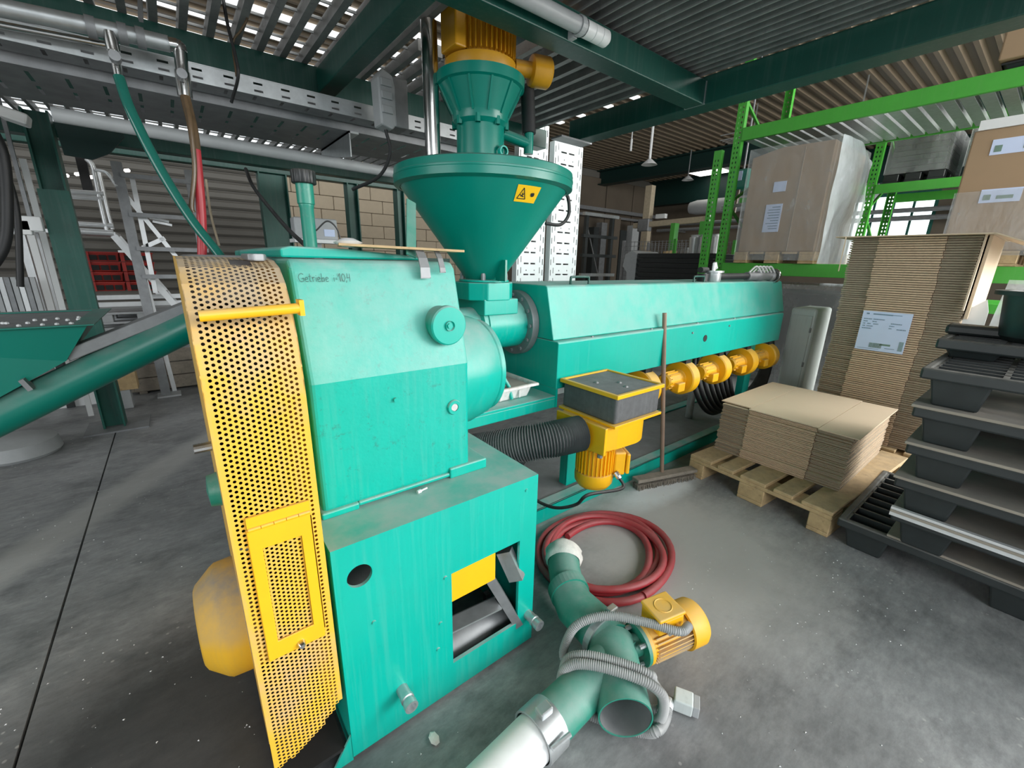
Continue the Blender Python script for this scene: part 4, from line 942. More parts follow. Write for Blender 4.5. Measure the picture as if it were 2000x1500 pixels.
tag(corr_tube(w1, .0138, .0013, .0062, 12, 6).build('cable_conduit', CONDUIT, loc=(.9, .6, 0), smooth=30), 'grey ribbed cable conduit wound around the green pipe diverter', 'conduit')
t = thing('cable_plug', 'light grey multi-pin plug lying on the floor at the end of the conduit', 'plug', (1.05, .43, 0))
Mp = Matrix.Translation((1.045, .42, .026))@Matrix.Rotation(math.atan2(-.055, .03), 4, 'Z')
b = MB(); b.box((-.035, -.026, -.022), (.02, .026, .022)).xf(Mp); b.build('plug_hood', LGREY, t, bevel=.005, seg=3)
b = MB(); b.box((.02, -.023, -.019), (.038, .023, .019)).xf(Mp); b.build('pin_block', GREYP, t, bevel=.002)
for j in range(4):
    for k in (-1, 1):
        b = MB(); b.box((.037, -.018+j*.0105, k*.008-.004), (.0385, -.012+j*.0105, k*.008+.004)).xf(Mp); b.build('plug_pin', BLK, t)
MB().cyl((.985, .446, .021), (1.012, .455, .023), .0165, n=14).build('gland_nut', ALU, t, 40)
tag(MB().lathe([(0, 0), (.011, .001), (.014, .006), (.009, .012), (0, .014)], onZ(848, 1445, 0), (0, 0, 1), 7).xf(Matrix.Translation(onZ(848, 1445, 0))@Matrix.Diagonal((1, 1.6, 1, 1))@Matrix.Translation(-onZ(848, 1445, 0))).build('plaster_crumb', GAUZE, loc=onZ(848, 1445, 0)), 'pale crumb of plaster lying on the floor before the teal base', 'crumb')
bl = onZ(822, 962, .671)
tag(MB().lathe([(0, -.012), (.006, -.012), (.006, 0), (.003, 0), (.003, .022), (0, .022)], bl+Vector((0, 0, .006)), (1, .2, 0), 8).build('bolt', ALU, loc=bl), 'loose bright bolt lying on the teal machine base', 'bolt')
# ================================================================== WOODEN PALLET AND CARTONS
pA = Vector((2.485, 1.245, 0)); pB = Vector((2.43, .447, 0)); ey = (pB-pA).normalized(); exv = Vector((-ey.y, ey.x, 0))
if exv.x < 0: exv = -exv
PM = Matrix((exv, ey, Vector((0, 0, 1)))).transposed().to_4x4(); PM.translation = pA
def euro(t, mat, Mx):
    def pt(name, a, b_, bev=.004):
        b = MB(); b.box(a, b_).xf(Mx); b.build(name, mat, t, bevel=bev, seg=1)
    for y, w in ((0, .145), (.1864, .1), (.3275, .145), (.5136, .1), (.655, .145)):
        pt('deck_board', (0, y, .122), (1.2, y+w, .144))
    for x in (0, .5275, 1.055): pt('stringer_board', (x, 0, .1), (x+.145, .8, .122))
    for y, w in ((0, .1), (.3275, .145), (.70, .1)):
        pt('runner_board', (0, y, 0), (1.2, y+w, .022))
        for x in (0, .5275, 1.055): pt('block', (x, y, .022), (x+.145, y+w, .1))
t = thing('wooden_pallet', 'pale wooden pallet on the floor carrying the low carton stack', 'pallet', pA); euro(t, WOOD, PM)
def carton(x0, x1, y0, y1, z, th, mats=(CARD, CARDE, CARDG), flap=.0, sk=0.):
    """flattened box blank: fluted middle panel, two side flaps with slots at the front edge"""
    b = MB(); w = y1-y0; f = .24*w
    b.cur = 0; 
    zs = (z, z+th)
    for (a, c_, mi, dx) in ((y0, y0+f-.002, 2, random.uniform(0, .016)), (y0+f, y1-f, 1, random.uniform(-.004, .003)), (y1-f+.002, y1, 2, random.uniform(0, .016))):
        k = len(b.f); b.cur = mi; b.box((x0+dx+sk, a, zs[0]), (x1+sk, c_, zs[1]))
        b.m[k+1] = 0; b.m[k+0] = 0
    b.cur = 2; b.box((x0+.04+sk, y0+.006, z-.002), (x1-.004+sk, y1-.006, z+th+.0025+.002*0))
    return b
CM = (CARD, CARDE, CARDG)
zt = .145; i = 0
LM = Matrix.Rotation(-.06, 4, 'Z'); 
while zt < .452:
    th = .0085
    up_ = i >= 24
    dx = -.01*math.sin(zt*9)+random.uniform(-.004, .004)+(.0 if zt > .2 else -.012)
    b = carton(2.725+dx, 3.55+dx, .50+random.uniform(-.004, .004), 1.205+random.uniform(-.004, .004), zt, th-.0026)
    o = b.build('flattened_carton', CM, loc=(2.72, .85, zt))
    tag(o, 'flat folded carton within the low stack on the wooden pallet', 'carton', 'flat cartons in the low stack'); zt += th; i += 1
b = MB(); b.prism([(2.70, .50), (2.74, .50), (2.74, .62), (2.71, .62), (2.705, 1.13), (2.73, 1.15), (2.73, 1.255), (3.52, 1.235), (3.50, .475)], zt+.008, zt+.012, 'z')
b.build('t', CARD); o = bpy.data.objects['t']; bpy.data.objects.remove(o)
b = MB()
for (x0, x1, y0, y1) in ((2.755, 3.56, 1.04, 1.225), (2.72, 3.56, .66, 1.036), (2.70, 3.54, .47, .656)): b.box((x0, y0, zt+.004), (x1, y1, zt+.010))
tag(b.build('flattened_carton', CARD, loc=(3, .9, zt)), 'topmost flat carton lying pale and open on the low stack', 'carton')
for k in range(3):
    b = MB(); b.box((2.80+.02*k, .56, zt-.012-.012*k), (3.1, .57, zt-.008-.012*k)); 
t = thing('folded_flap', 'x x x x', 'carton', (2.8, .55, zt)); bpy.data.objects.remove(t)
# tall stack on its own pallet
t = thing('wooden_pallet', 'second wooden pallet half hidden below the tall carton stack', 'pallet', (3.70, 1.06, 0))
TM = Matrix((Vector((1, 0, 0)), Vector((0, -1, 0)), Vector((0, 0, 1)))).transposed().to_4x4(); TM.translation = Vector((3.70, 1.06, 0)); euro(t, WOOD, TM)
zt = .145; n_ = 0
while zt < 1.535:
    th = .0146+random.uniform(-.0008, .0008)
    sl_ = .006*math.sin(zt*5)+random.uniform(-.004, .004)
    b = carton(3.74, 4.55, .345+sl_, .972+sl_, zt, th-.0044)
    tag(b.build('flattened_carton', CM, loc=(3.75, .65, zt)), 'flat folded carton within the tall stack behind the low one', 'carton', 'flat cartons in the tall stack'); zt += th; n_ += 1
t = thing('stack_cover', 'x x x x', 'carton', (3.7, .6, zt)); bpy.data.objects.remove(t)
t = thing('lid_carton', 'open cardboard cover laid over the top of the tall carton stack', 'carton', (3.72, .65, zt))
MB().box((3.66, .30, zt), (4.6, 1.05, zt+.006)).build('cover_panel', CARD, t)
b = MB(); b.bar((4.1, .30, zt+.003), (4.1, .05, zt-.10), .9, .006); b.build('cover_flap', CARD, t)
MB().bar((3.62, .98, zt-.003), (3.70, 1.0, zt-.22), .006, .02).build('edge_strip', CARD, t)
MB().box((3.70, .335, 1.1), (3.735, .343, zt)).box((3.76, .315, 1.05), (4.5, .330, zt)).build('corner_board', CARD, t)
b = MB(); b.prism([(.343, .12), (.335, 1.1), (.26, 1.17), (.24, 1.1), (.225, .12)], 3.80, 3.806, 'x'); b.build('side_sheet', PAPER if False else WHITEP, t)
# delivery note
t = thing('delivery_label', 'bluish white printed delivery label on the front of the tall carton stack', 'label', (3.73, .68, .93))
LX = 3.733
MB().box((LX-.002, .553, .79), (LX, .812, 1.056)).build('label_sheet', PAPER, t)
b = MB()
def lb(u0, v0, u1, v1, bb): bb.box((LX-.0032, .812-.259*u1, 1.056-.266*v1), (LX-.002, .812-.259*u0, 1.056-.266*v0))
for u0, v0, u1, v1 in ((.22, .055, .62, .085), (.62, .06, .8, .075)): lb(u0, v0, u1, v1, b)
lb(.08, .05, .14, .085, b)
for (v, segs) in ((.2, ((.05, .22), (.25, .48))), (.26, ((.05, .14), (.24, .33))), (.32, ((.05, .1), (.14, .21), (.27, .37))), (.38, ((.05, .11), (.14, .27))), (.44, ((.05, .25),)), (.28, ((.62, .84),)), (.34, ((.60, .7),)), (.40, ((.6, .66),)), (.41, ((.76, .94),))):
    for a, c_ in segs:
        x = a
        while x < c_: 
            w_ = random.uniform(.012, .028); lb(x, v-.012, min(c_, x+w_), v+.012, b); x += w_+.007
lb(.05, .95, .5, .957, b); lb(.62, .90, .82, .912, b)
b.build('label_print', INK, t)
b = MB(); x = .29
while x < .55:
    w_ = random.choice((.006, .012)); lb(x, .80, x+w_, .92, b); x += w_+.006
lb(.5, .80, .72, .845, b)
z = .70
while z < .93: lb(.88, z, .97, z+.008, b); z += .014
b.build('label_barcode', INKG, t, kind='stuff')
# ================================================================== BLACK PLASTIC PALLETS
def plastic_pallet(x0, y1, z, label, rz=0., name='plastic_pallet', L=.82, Wd=1.2, h=.15):
    """near-left corner (x0,y1), length along +x, width towards -y, resting at z"""
    t = thing(name, label, 'pallet', (x0, y1, z))
    def B(n, a, b_, bev=.006): 
        MB().box((x0+a[0], y1-b_[1], z+a[2]), (x0+b_[0], y1-a[1], z+b_[2])).build(n, PALB, t, bevel=bev)
    # rim
    MB().prism(rect(x0, y1-Wd, x0+L, y1), z+h-.045, z+h, 'z', [rect(x0+.03, y1-Wd+.03, x0+L-.03, y1-.03)]).build('rim', PALB, t, bevel=.008)
    for k in range(7):
        y = y1-.03-k*(Wd-.06)/6; MB().box((x0+.03, y-.008, z+h-.04), (x0+L-.03, y+.008, z+h-.004)).build('deck_rib', PALB, t)
    for k in range(1, 9):
        x = x0+.03+k*(L-.06)/9; MB().box((x-.006, y1-Wd+.03, z+h-.04), (x+.006, y1-.03, z+h-.004)).build('cross_rib', PALB, t)
    for i in range(3):
        for j in range(3):
            fx = x0+.02+i*(L-.20)/2; fy = y1-.03-j*(Wd-.23)/2
            b = MB(); b.add([(fx, fy, z+h-.04), (fx+.16, fy, z+h-.04), (fx+.16, fy-.17, z+h-.04), (fx, fy-.17, z+h-.04), (fx+.02, fy-.02, z), (fx+.14, fy-.02, z), (fx+.14, fy-.15, z), (fx+.02, fy-.15, z)], [(0,1,2,3),(4,7,6,5),(0,4,5,1),(1,5,6,2),(2,6,7,3),(3,7,4,0)])
            b.build('foot', PALB, t, bevel=.008)
    return t
def board(x0, y1, z, label, L=.78, Wd=1.16, mat=SHEET):
    tag(MB().box((x0, y1-Wd, z), (x0+L, y1, z+.012)).build('dusty_board', mat, loc=(x0, y1, z), bevel=.002), label, 'board')
labs = ['bottom dark plastic pallet of the stack, standing on the floor', 'second dark plastic pallet from the floor, behind the bright channel', 'third dark plastic pallet from the floor in the right stack', 'fourth dark plastic pallet from the floor in the right stack', 'fifth dark plastic pallet from the floor, below the open grid one', 'uppermost dark plastic pallet with open grid deck under the bin']
xs = [(2.40, .42), (2.33, .235), (2.315, .255), (2.30, .25), (2.285, .262), (2.27, .27)]
zz = 0.; 
for k in range(6):
    x0, y1 = xs[k]
    plastic_pallet(x0, y1, zz, labs[k], L=.8 if k else .85)
    zz += .15
    if k < 5:
        if k == 0: board(2.40, .235, zz, 'dusty grey board on the bottom plastic pallet')
        else: board(x0-.02, y1+.005, zz, ['dusty grey board on the second plastic pallet', 'dusty grey board on the third plastic pallet', 'dusty grey board on the fourth plastic pallet', 'pale smeared board below the open grid pallet'][k-1])
        zz += .012
ZT = zz
t = thing('steel_channel', 'pale galvanised U channel lying on the edge of the second plastic pallet', 'channel', (2.30, .235, .31))
b = MB(); b.box((2.315, -1.0, .295), (2.32, .24, .335)).box((2.32, -1.0, .295), (2.335, .24, .298)).box((2.32, -1.0, .332), (2.335, .24, .335)); b.build('channel_body', ALU, t)
# the black bin and parts on top
plastic_pallet(2.62, .29, ZT, 'short dark plastic pallet lying crosswise on top of the grid pallet', L=.5, Wd=1.1, h=.08)
t = thing('black_bin', 'tall black plastic bin standing on the plastic pallet stack', 'bin', (2.95, .05, ZT+.08))
bq_ = onX(1942, 566, 2.86); cx, cy = 2.90, bq_.y-.235; BH = bq_.z-(ZT+.08); b = MB()
b.lathe([(0, 0), (.17, 0), (.185, .02), (.205, BH-.018), (.235, BH-.018), (.235, BH), (.195, BH), (.175, .03), (0, .03)], (cx, cy, ZT+.08), (0, 0, 1), 40); b.build('bin_body', BLK, t, 30)
tag(MB().box((2.86, .10, ZT+.08), (2.98, .30, ZT+.125)).build('plastic_block', BLK, loc=(2.9, .2, ZT+.08), bevel=.012), 'small black plastic block beside the bin on the pallet stack', 'block')
# milky film sheet hanging behind the bin, with a paper under it
def drape(name, mat, P00, P10, P01, amp, nx=24, ny=20, seed=0., label=None, fall=1.):
    b = MB(); P00, P10, P01 = map(Vector, (P00, P10, P01)); u, v = P10-P00, P01-P00; n = u.cross(v).normalized(); vs = []
    for i in range(nx+1):
        for j in range(ny+1):
            s, t_ = i/nx, j/ny; q = noise.noise(Vector((s*5+seed, t_*1.6, seed)))+.5*noise.noise(Vector((s*12+seed, t_*3, seed*2)))
            vs.append(P00+u*s+v*t_+n*q*amp)
    b.add(vs, [(i*(ny+1)+j, (i+1)*(ny+1)+j, (i+1)*(ny+1)+j+1, i*(ny+1)+j+1) for i in range(nx) for j in range(ny)])
    o = b.build(name, mat, loc=P00, smooth=80)
    if label: tag(o, label, 'film')
    return o
drape('plastic_film', FILMW, (4.66, .30, .5), (4.66, -.9, .5), (4.70, .25, 1.28), .05, seed=3.1, label='milky plastic film hanging beside the tall carton stack')
tag(MB().box((4.85, -.5, .0), (4.87, .24, .88)).build('paper_sheet', PAPER, loc=(4.85, 0, .0)), 'white paper sheet standing behind the milky film', 'paper')
# ================================================================== GREEN PALLET RACKS
def rack(x0, x1, ys, levels, ztop, label, loc, holes=True, zb=.13):
    t = thing('pallet_rack', label, 'rack', loc)
    for y in ys:
        for x in (x0, x1):
            b = MB(); w = .09; sl = []; z = .05
            while z < ztop-.08: sl += [(.022, z, .034, z+.022), (.056, z, .068, z+.022)]; z += .05
            sx = -1 if x == x0 else 1
            xx = x if x == x0 else x+.06
            slot_plate(b, w, ztop, sl if holes else [], frame_M((xx, y+w/2, 0), (0, -1, 0), (0, 0, 1)))
            xa, xb = (x+.001, x+.06) if x == x0 else (x, x+.059)
            b.box((xa, y-w/2, 0), (xb, y-w/2+.004, ztop)).box((xa, y+w/2-.004, 0), (xb, y+w/2, ztop))
            u = b.build('upright', RACKG, t)
            MB().box((x-.02, y-.07, 0), (x+.08, y+.07, .008)).build('foot_plate', RACKG, u)
        z = .4; k = 0
        while z+.5 < ztop:
            MB().bar((x0+.05 if k % 2 else x1, y, z), (x1 if k % 2 else x0+.05, y, z+.5), .025).build('frame_brace', RACKG, t); z += .55; k += 1
    for zt in levels:
        for a, c_ in zip(ys, ys[1:]):
            for x in (x0-.01, x1+.03):
                MB().box((x, min(a, c_)+.045, zt-zb), (x+.04, max(a, c_)-.045, zt)).build('rack_beam', RACKG, t, bevel=.004)
    return t
r1 = rack(5.2, 6.3, [2.62, -.12, -2.86], [1.375, 2.80], 3.5, 'bright green pallet rack nearest the machine carrying the wrapped carton load', (5.7, 1.2, 0))
b0_ = MB().box((5.24, 2.47, 2.675), (6.3, 2.555, 2.69)).box((5.24, 2.47, 2.69), (6.3, 2.474, 2.715)).build('shelf_slat', GALV, r1)
for k in range(1, 40):
    c = b0_.copy(); COL.objects.link(c); c.parent = r1; c.location = (0, -k*.112, 0)
MB().box((5.25, -.1, 1.36), (6.28, 2.5, 1.372)).build('shelf_panel', STEEL, r1)
r2 = rack(7.0, 8.0, [1.76, -.98], [1.0, 2.34], 3.3, 'second green pallet rack row standing behind the first one before the window', (7.5, 1.2, 0), zb=.105)
MB().box((6.99, 1.8, 2.235), (7.03, 3.35, 2.34)).build('rack_beam', RACKG, r2, bevel=.004)
t = thing('rack_post', 'slim bright green rack post standing close at the left of the tall rack', 'post', (5.2, 2.82, 0))
b = MB(); sl = []; z = .05
while z < 2.5: sl += [(.022, z, .034, z+.022), (.056, z, .068, z+.022)]; z += .05
slot_plate(b, .09, 2.62, sl, frame_M((5.2, 2.87, 0), (0, -1, 0), (0, 0, 1))); b.box((5.201, 2.78, 0), (5.26, 2.784, 2.62)).box((5.201, 2.866, 0), (5.26, 2.87, 2.62)); b.build('post_profile', RACKG, t)
MB().box((5.17, 2.75, 0), (5.28, 2.89, .008)).build('foot_plate', RACKG, t)
MB().cyl((5.3, 2.74, 2.0), (5.5, 2.3, 1.62) if False else (5.6, 2.45, 2.08), .02, n=10).build('white_brace', WHITEP, t)
# wrapped cartons on a pallet, first level
PX, PY0, PY1, PZ_ = 5.16, 1.63, 2.43, 1.377
def simple_pallet(t, x0, x1, y0, y1, z, mat):
    for y in (y0, (y0+y1)/2-.07, y1-.14):
        MB().box((x0, y, z), (x1, y+.14, z+.02)).build('runner_board', mat, t)
        for x in (x0, (x0+x1)/2-.07, x1-.14): MB().box((x, y, z+.02), (x+.14, y+.14, z+.095)).build('block', mat, t, bevel=.004, seg=1)
    for k in range(5): 
        y = y0+k*(y1-y0-.14)/4; MB().box((x0, y, z+.095), (x1, y+.14, z+.117)).build('deck_board', mat, t)
t = thing('wooden_pallet', 'wooden pallet under the film wrapped carton on the green rack', 'pallet', (PX, PY0, PZ_)); simple_pallet(t, PX, PX+1.1, PY0, PY1, PZ_, WOOD)
t = thing('wrapped_carton', 'tall brown carton wrapped in clear film on the green rack', 'carton', (PX, PY0, PZ_+.117))
zc = PZ_+.119
MB().prism([(PY0+.02, zc), (PY0+.02, 2.52), (PY1-.30, 2.53), (PY1-.02, 2.47), (PY1-.02, zc)], PX+.02, PX+1.0, 'x').build('carton_body', CARDB, t, bevel=.01)
MB().box((PX+.014, 1.90, zc), (PX+.02, 1.905, 2.5)).build('carton_seam', CARDG, t)
MB().box((PX+.012, 2.02, 1.70), (PX+.018, 2.18, 1.98)).build('delivery_note', PAPER, t)
b = MB()
for k in range(9): b.box((PX+.010, 2.035, 1.73+k*.027), (PX+.012, 2.165-random.uniform(0, .06), 1.738+k*.027))
b.build('note_print', INK, t, kind='stuff')
MB().box((PX+.012, 2.02, 2.10), (PX+.018, 2.14, 2.20)).build('small_label', PAPER, t)
def wrap(name, x0, x1, y0, y1, z0, z1, amp, mat, par, seed, open_top=False):
    b = MB(); per = [(x0, y1), (x0, y0), (x1, y0), (x1, y1), (x0, y1)]; P = []
    for a, c_ in zip(per, per[1:]):
        for k in range(12): P.append((a[0]+(c_[0]-a[0])*k/12, a[1]+(c_[1]-a[1])*k/12))
    n = len(P); nz = 16; cx, cy = (x0+x1)/2, (y0+y1)/2
    vs = []
    for j in range(nz+1):
        for i, (x, y) in enumerate(P):
            z = z0+(z1-z0)*j/nz; q = noise.noise(Vector((x*4+seed, y*4, z*1.3)))*amp+amp*.9
            d = Vector((x-cx, y-cy, 0)); d.normalize(); vs.append(Vector((x, y, z))+d*q)
    fs = [(j*n+i, j*n+(i+1) % n, (j+1)*n+(i+1) % n, (j+1)*n+i) for j in range(nz) for i in range(n)]
    if not open_top: fs.append(tuple(nz*n+i for i in range(n)))
    b.add(vs, fs); return b.build(name, mat, par, 70)
wrap('film_wrap', PX+.005, PX+1.02, PY0, PY1, PZ_+.03, 2.55, .014, FILM, t, 1.)
MB().build('x', FILM) if False else None
b = MB(); vs = []; nx, nz = 16, 20
for i in range(nx+1):
    for j in range(nz+1):
        s, q = i/nx, j/nz; bulge = .035+.10*math.sin(PI*min(1, s*1.1))*max(0, math.sin(PI*(q-.35)/.75)) if q > .35 else .035
        vs.append((PX+.0+s*1.05, PY0-bulge-.03*noise.noise(Vector((s*6, q*3, 4.))), PZ_+.0+q*1.17-.22*max(0, s-.35)*max(0, q-.8)*4))
b.add(vs, [(i*(nz+1)+j, (i+1)*(nz+1)+j, (i+1)*(nz+1)+j+1, i*(nz+1)+j+1) for i in range(nx) for j in range(nz)])
b.build('loose_film', FILMW, t, 80)
# big labelled cartons at the right
def labelled(name, x0, x1, y0, y1, z0, z1, lab, labels, film_=False):
    t = thing(name, lab, 'carton', (x0, y0, z0))
    MB().box((x0, y0, z0), (x1, y1, z1)).build('carton_body', CARDB, t, bevel=.01)
    for (a, c_, e, f) in labels:
        MB().box((x0-.004, a, c_), (x0, e, f)).build('carton_label', PAPER, t)
        b = MB(); b.box((x0-.0055, e-.06, c_+.02), (x0-.004, e-.02, c_+(f-c_)*.6)).box((x0-.0055, a+.04, c_+.025), (x0-.004, a+.13, c_+(f-c_)*.5)); b.build('label_print', INKG, t, kind='stuff')
    MB().box((x0-.003, y0+.3*(y1-y0), z0), (x0, y0+.3*(y1-y0)+.05, z1)).build('packing_tape', SHEET, t)
    return t
t = thing('wooden_pallet', 'wooden pallet under the labelled carton at the right of the rack', 'pallet', (5.19, -.05, 1.377)); simple_pallet(t, 5.19, 6.2, -.05, .73, 1.377, WOOD)
c = labelled('labelled_carton', 5.2, 6.15, -.05, .72, 1.495, 2.40, 'big brown carton with two white labels on the rack at the right', [(.36, 1.86, .58, 1.96), (.30, 2.21, .60, 2.32)])
wrap('film_wrap', 5.195, 6.16, -.06, .725, 1.46, 1.95, .008, FILM, c, 5., True)
MB().box((5.19, .45, 2.40), (5.5, .70, 2.47)).build('white_flap', WHITEP, c)
labelled('carton', 5.15, 6.1, -.3, .70, 2.86, 3.2, 'brown carton lying on the upper rack level at the top right corner', [])
t = thing('black_tray', 'black plastic tray below the carton on the upper rack level', 'tray', (5.2, 0, 2.81)); tray_shell(5.22, -.4, 6.1, .66, 2.805, 2.85, .02, .02).build('tray_body', BLK, t)
# things below the first level: dark film-covered load and milky film
t = thing('covered_load', 'dark load under dull clear film below the lowest rack beam', 'load', (5.3, 2, 0))
MB().box((5.35, 1.35, .12), (6.2, 2.35, 1.08)).build('load_body', PALB, t, bevel=.02)
wrap('film_cover', 5.28, 6.25, 1.28, 2.4, .05, 1.16, .05, FILMD, t, 8.)
# film-wrapped pallets on the second row
for i, (y0, y1, lab) in enumerate(((1.12, 1.66, 'dark film wrapped load on the second rack row left of the gap'), (.45, .98, 'dark film wrapped load on the second rack row beside the labelled carton'))):
    t = thing('plastic_pallet', ['black pallet under the left film wrapped load of the second rack row', 'black pallet under the right film wrapped load of the second rack row'][i], 'pallet', (7.02, y0, 2.34)); simple_pallet(t, 7.02, 7.9, y0, y1, 2.342, BLK)
    t = thing('wrapped_load', lab, 'load', (7.02, y0, 2.46))
    for k in range(7): MB().box((7.05, y0+.03, 2.462+k*.058), (7.85, y1-.03, 2.462+k*.058+.05)).build('load_layer', PALB, t)
    wrap('film_wrap', 7.02, 7.9, y0, y1, 2.44, 2.88, .015, FILM, t, 3.+i*4)
t = thing('lifting_hook_scale', 'teal hoist body with small display hanging behind the rack post', 'hoist', (5.8, 2.36, 1.9))
p = onX(1450, 350, 6.5)
MB().box(p+Vector((-.1, -.12, -.14)), p+Vector((.1, .1, .12))).build('hoist_body', PIPEG, t, bevel=.03, seg=3)
MB().box(p+Vector((-.11, -.04, -.03)), p+Vector((-.10, .05, .09))).build('display', PAPER, t)
MB().cyl(p+Vector((-.05, 0, -.14)), p+Vector((-.05, .02, -.5)), .02, n=10).build('hoist_hook', HOSEB, t)
MB().cyl(p+Vector((0, 0, .12)), p+Vector((0, 0, 4.0-p.z)), .012, n=8).build('hoist_chain', STEEL, t)
bpy.data.objects[t.name].location = p; 
for ch in t.children: ch.location = Vector((5.8, 2.36, 1.9))-p
t.name = 'chain_hoist'; ORG['chain_hoist'] = p
# ================================================================== FAR RIGHT BACKGROUND
t = thing('black_tray_stack_base', 'x', 'x', (0, 0, 0)); bpy.data.objects.remove(t)
lbs = ['lowest of the stacked black trays behind the barrel cover', 'second black tray from below in the stack behind the barrel cover', 'third black tray from below in the stack behind the barrel cover', 'fourth black tray from below in the stack behind the barrel cover', 'fifth black tray from below in the stack behind the barrel cover', 'sixth black tray from below in the stack behind the barrel cover', 'seventh black tray from below in the stack behind the barrel cover', 'topmost of the stacked black trays behind the barrel cover']
for k in range(8):
    z = .92+k*.074
    t = thing('black_tray', lbs[k], 'tray', (6.1, 3.8, z), 'black trays stacked behind the barrel cover')
    MB().prism([(3.20, z), (3.17, z+.05), (3.14, z+.055), (3.14, z+.072), (4.42, z+.072), (4.42, z+.055), (4.39, z+.05), (4.36, z)], 6.05, 6.9, 'x').build('tray_body', BLK, t, bevel=.006)
t = thing('tray_trolley', 'grey trolley base carrying the stacked black trays', 'trolley', (6.4, 3.8, 0))
MB().box((6.05, 3.2, .82), (6.9, 4.4, .92)).build('trolley_deck', STEEL, t)
for x in (6.1, 6.8):
    for y in (3.25, 4.3): MB().box((x, y, 0), (x+.06, y+.06, .82)).build('leg', STEEL, t)
t = thing('grey_box', 'grey plastic cover standing left of the black trays', 'cover', (6.1, 4.6, 0))
MB().prism([(4.46, .0), (4.46, 1.5), (4.56, 1.56), (4.70, 1.5), (4.74, 1.3), (4.64, 1.2), (4.64, 0)], 6.1, 6.8, 'x').build('cover_body', GREYP, t, bevel=.01)
# mesh box with scrap
t = thing('mesh_box', 'wire mesh box filled with pale scrap behind the black trays', 'mesh box', (7.3, 4.5, 0))
b = MB()
for x in (7.0, 7.8):
    for k in range(24): b.bar((x, 3.7+k*.075, .9), (x, 3.7+k*.075, 1.76), .008)
    for k in range(12): b.bar((x, 3.7, .9+k*.077), (x, 5.45, .9+k*.077), .008)
b.build('wire_mesh', STEEL, t, kind='stuff')
for x in (7.0, 7.8):
    for y in (3.7, 4.35, 5.45): MB().box((x-.02, y-.025, 0), (x+.02, y+.025, 1.78)).build('post', RACKG if y < 5 else STEEL, t)
MB().box((7.0, 3.7, .85), (7.8, 5.45, .9)).build('box_floor', STEEL, t)
for k in range(14):
    y = 3.85+random.random()*1.5; x = 7.08+random.random()*.4; z = 1.3+random.random()*.25
    MB().box((x, y-.12, .95+k*.03), (x+.2, y+.12, z+.1), Matrix.Rotation(random.uniform(-.6, .6), 3, 'Z')@Matrix.Rotation(random.uniform(-.3, .3), 3, 'X')).build('scrap_piece', random.choice((WHITEP, GREYP, WOOD, SHEET)), t, bevel=.01, seg=1)
for k in range(3):
    tag(MB().lathe([(0, 0), (.07, 0), (.085, .25), (.06, .27), (.075, .29)], (6.95-.15*k, 3.95+.17*k, 1.76) if False else (6.6, 3.42+.17*k, 1.512), (0, 0, 1), 14).build('plastic_sack', ALU, loc=(6.6, 3.42+.17*k, 1.512), smooth=40), ['silvery sack on the black trays nearest the green rack post', 'silvery sack in the middle of three on the black trays', 'silvery sack left of the other two on the black trays'][k], 'sack', 'silvery sacks on the black trays')
for y, h in ((3.72, 2.25), (4.3, 2.2)):
    pass
t = thing('swing_arm', 'beige column with long horizontal crane arm above the mesh box', 'crane', (9, 6.4, 0))
MB().box((8.95, 6.32, 0), (9.1, 6.5, 3.1)).build('arm_column', BROWNMETAL, t, bevel=.01)
MB().bar((9.0, 6.75, 2.24), (9.0, 4.85, 2.29), .10, .12).build('jib_arm', BROWNMETAL, t, bevel=.008)
MB().box((8.93, 4.84, 2.24), (9.07, 4.9, 2.37)).build('arm_cap', WHITEP, t)
MB().box((8.92, 6.3, 2.1), (9.08, 6.6, 2.38)).build('pivot_housing', STEEL, t, bevel=.02)
MB().box((8.95, 5.9, 2.36), (9.05, 6.15, 2.46)).build('arm_drive', WHITEP, t, bevel=.01)
for y in (5.6, 4.95): 
    tag(MB().bar((8.6, y-.2, 0), (8.6, y-.2, 2.2), .16, .10).build('green_panel', RACKG, loc=(8.6, y-.2, 1.3)), 'green panel standing below the crane arm, %s' % ('left one' if y > 5.5 else 'right one beside the rack'), 'panel')
t = thing('tube_rack', 'dark steel frame rack with cross bars standing against the brown wall panels', 'frame', (8, 7, 0))
for x in (7.62, 8.52): MB().box((x-.04, 7.0, 0), (x+.04, 7.08, 2.42)).build('frame_post', PALB, t)
for z, m_ in ((2.42, GALV), (1.95, PALB), (1.52, PALB), (1.08, GALV)): MB().box((7.5, 6.98, z-.035), (8.7, 7.06, z+.035)).build('cross_bar', m_, t)
MB().bar((7.62, 7.1, 2.4), (8.52, 7.1, .4), .02).build('frame_brace', STEEL, t)
for k in range(6):
    x = 9.2+k*.42; tag(MB().box((x, 8.2+.1*(k % 2), 0), (x+.2+.03*k, 8.4+.1*(k % 2), 2.3+.15*(k % 3))).build('wall_profile', [PALB, STEEL, DARKW, PALB, GREYP, DARK][k], loc=(x, 8.3, 0)), ['black profile leaning at the far wall, leftmost of six', 'grey profile second from the left at the far wall', 'brown board third from the left at the far wall', 'black profile fourth from the left at the far wall', 'light grey board fifth from the left at the far wall', 'dark board at the far right of the six at the far wall'][k], 'profile')
t = thing('ventilation_duct', 'grey rounded duct under the far dark roof beam', 'duct', (12.5, 5.2, 3.0))
MB().lathe([(0, -2.2), (.16, -2.2), (.2, -2), (.2, 2), (.16, 2.2), (0, 2.2)], (12.5, 5.2, 3.0), (0, 1, 0), 20).build('duct_body', GREYP, t, 40)
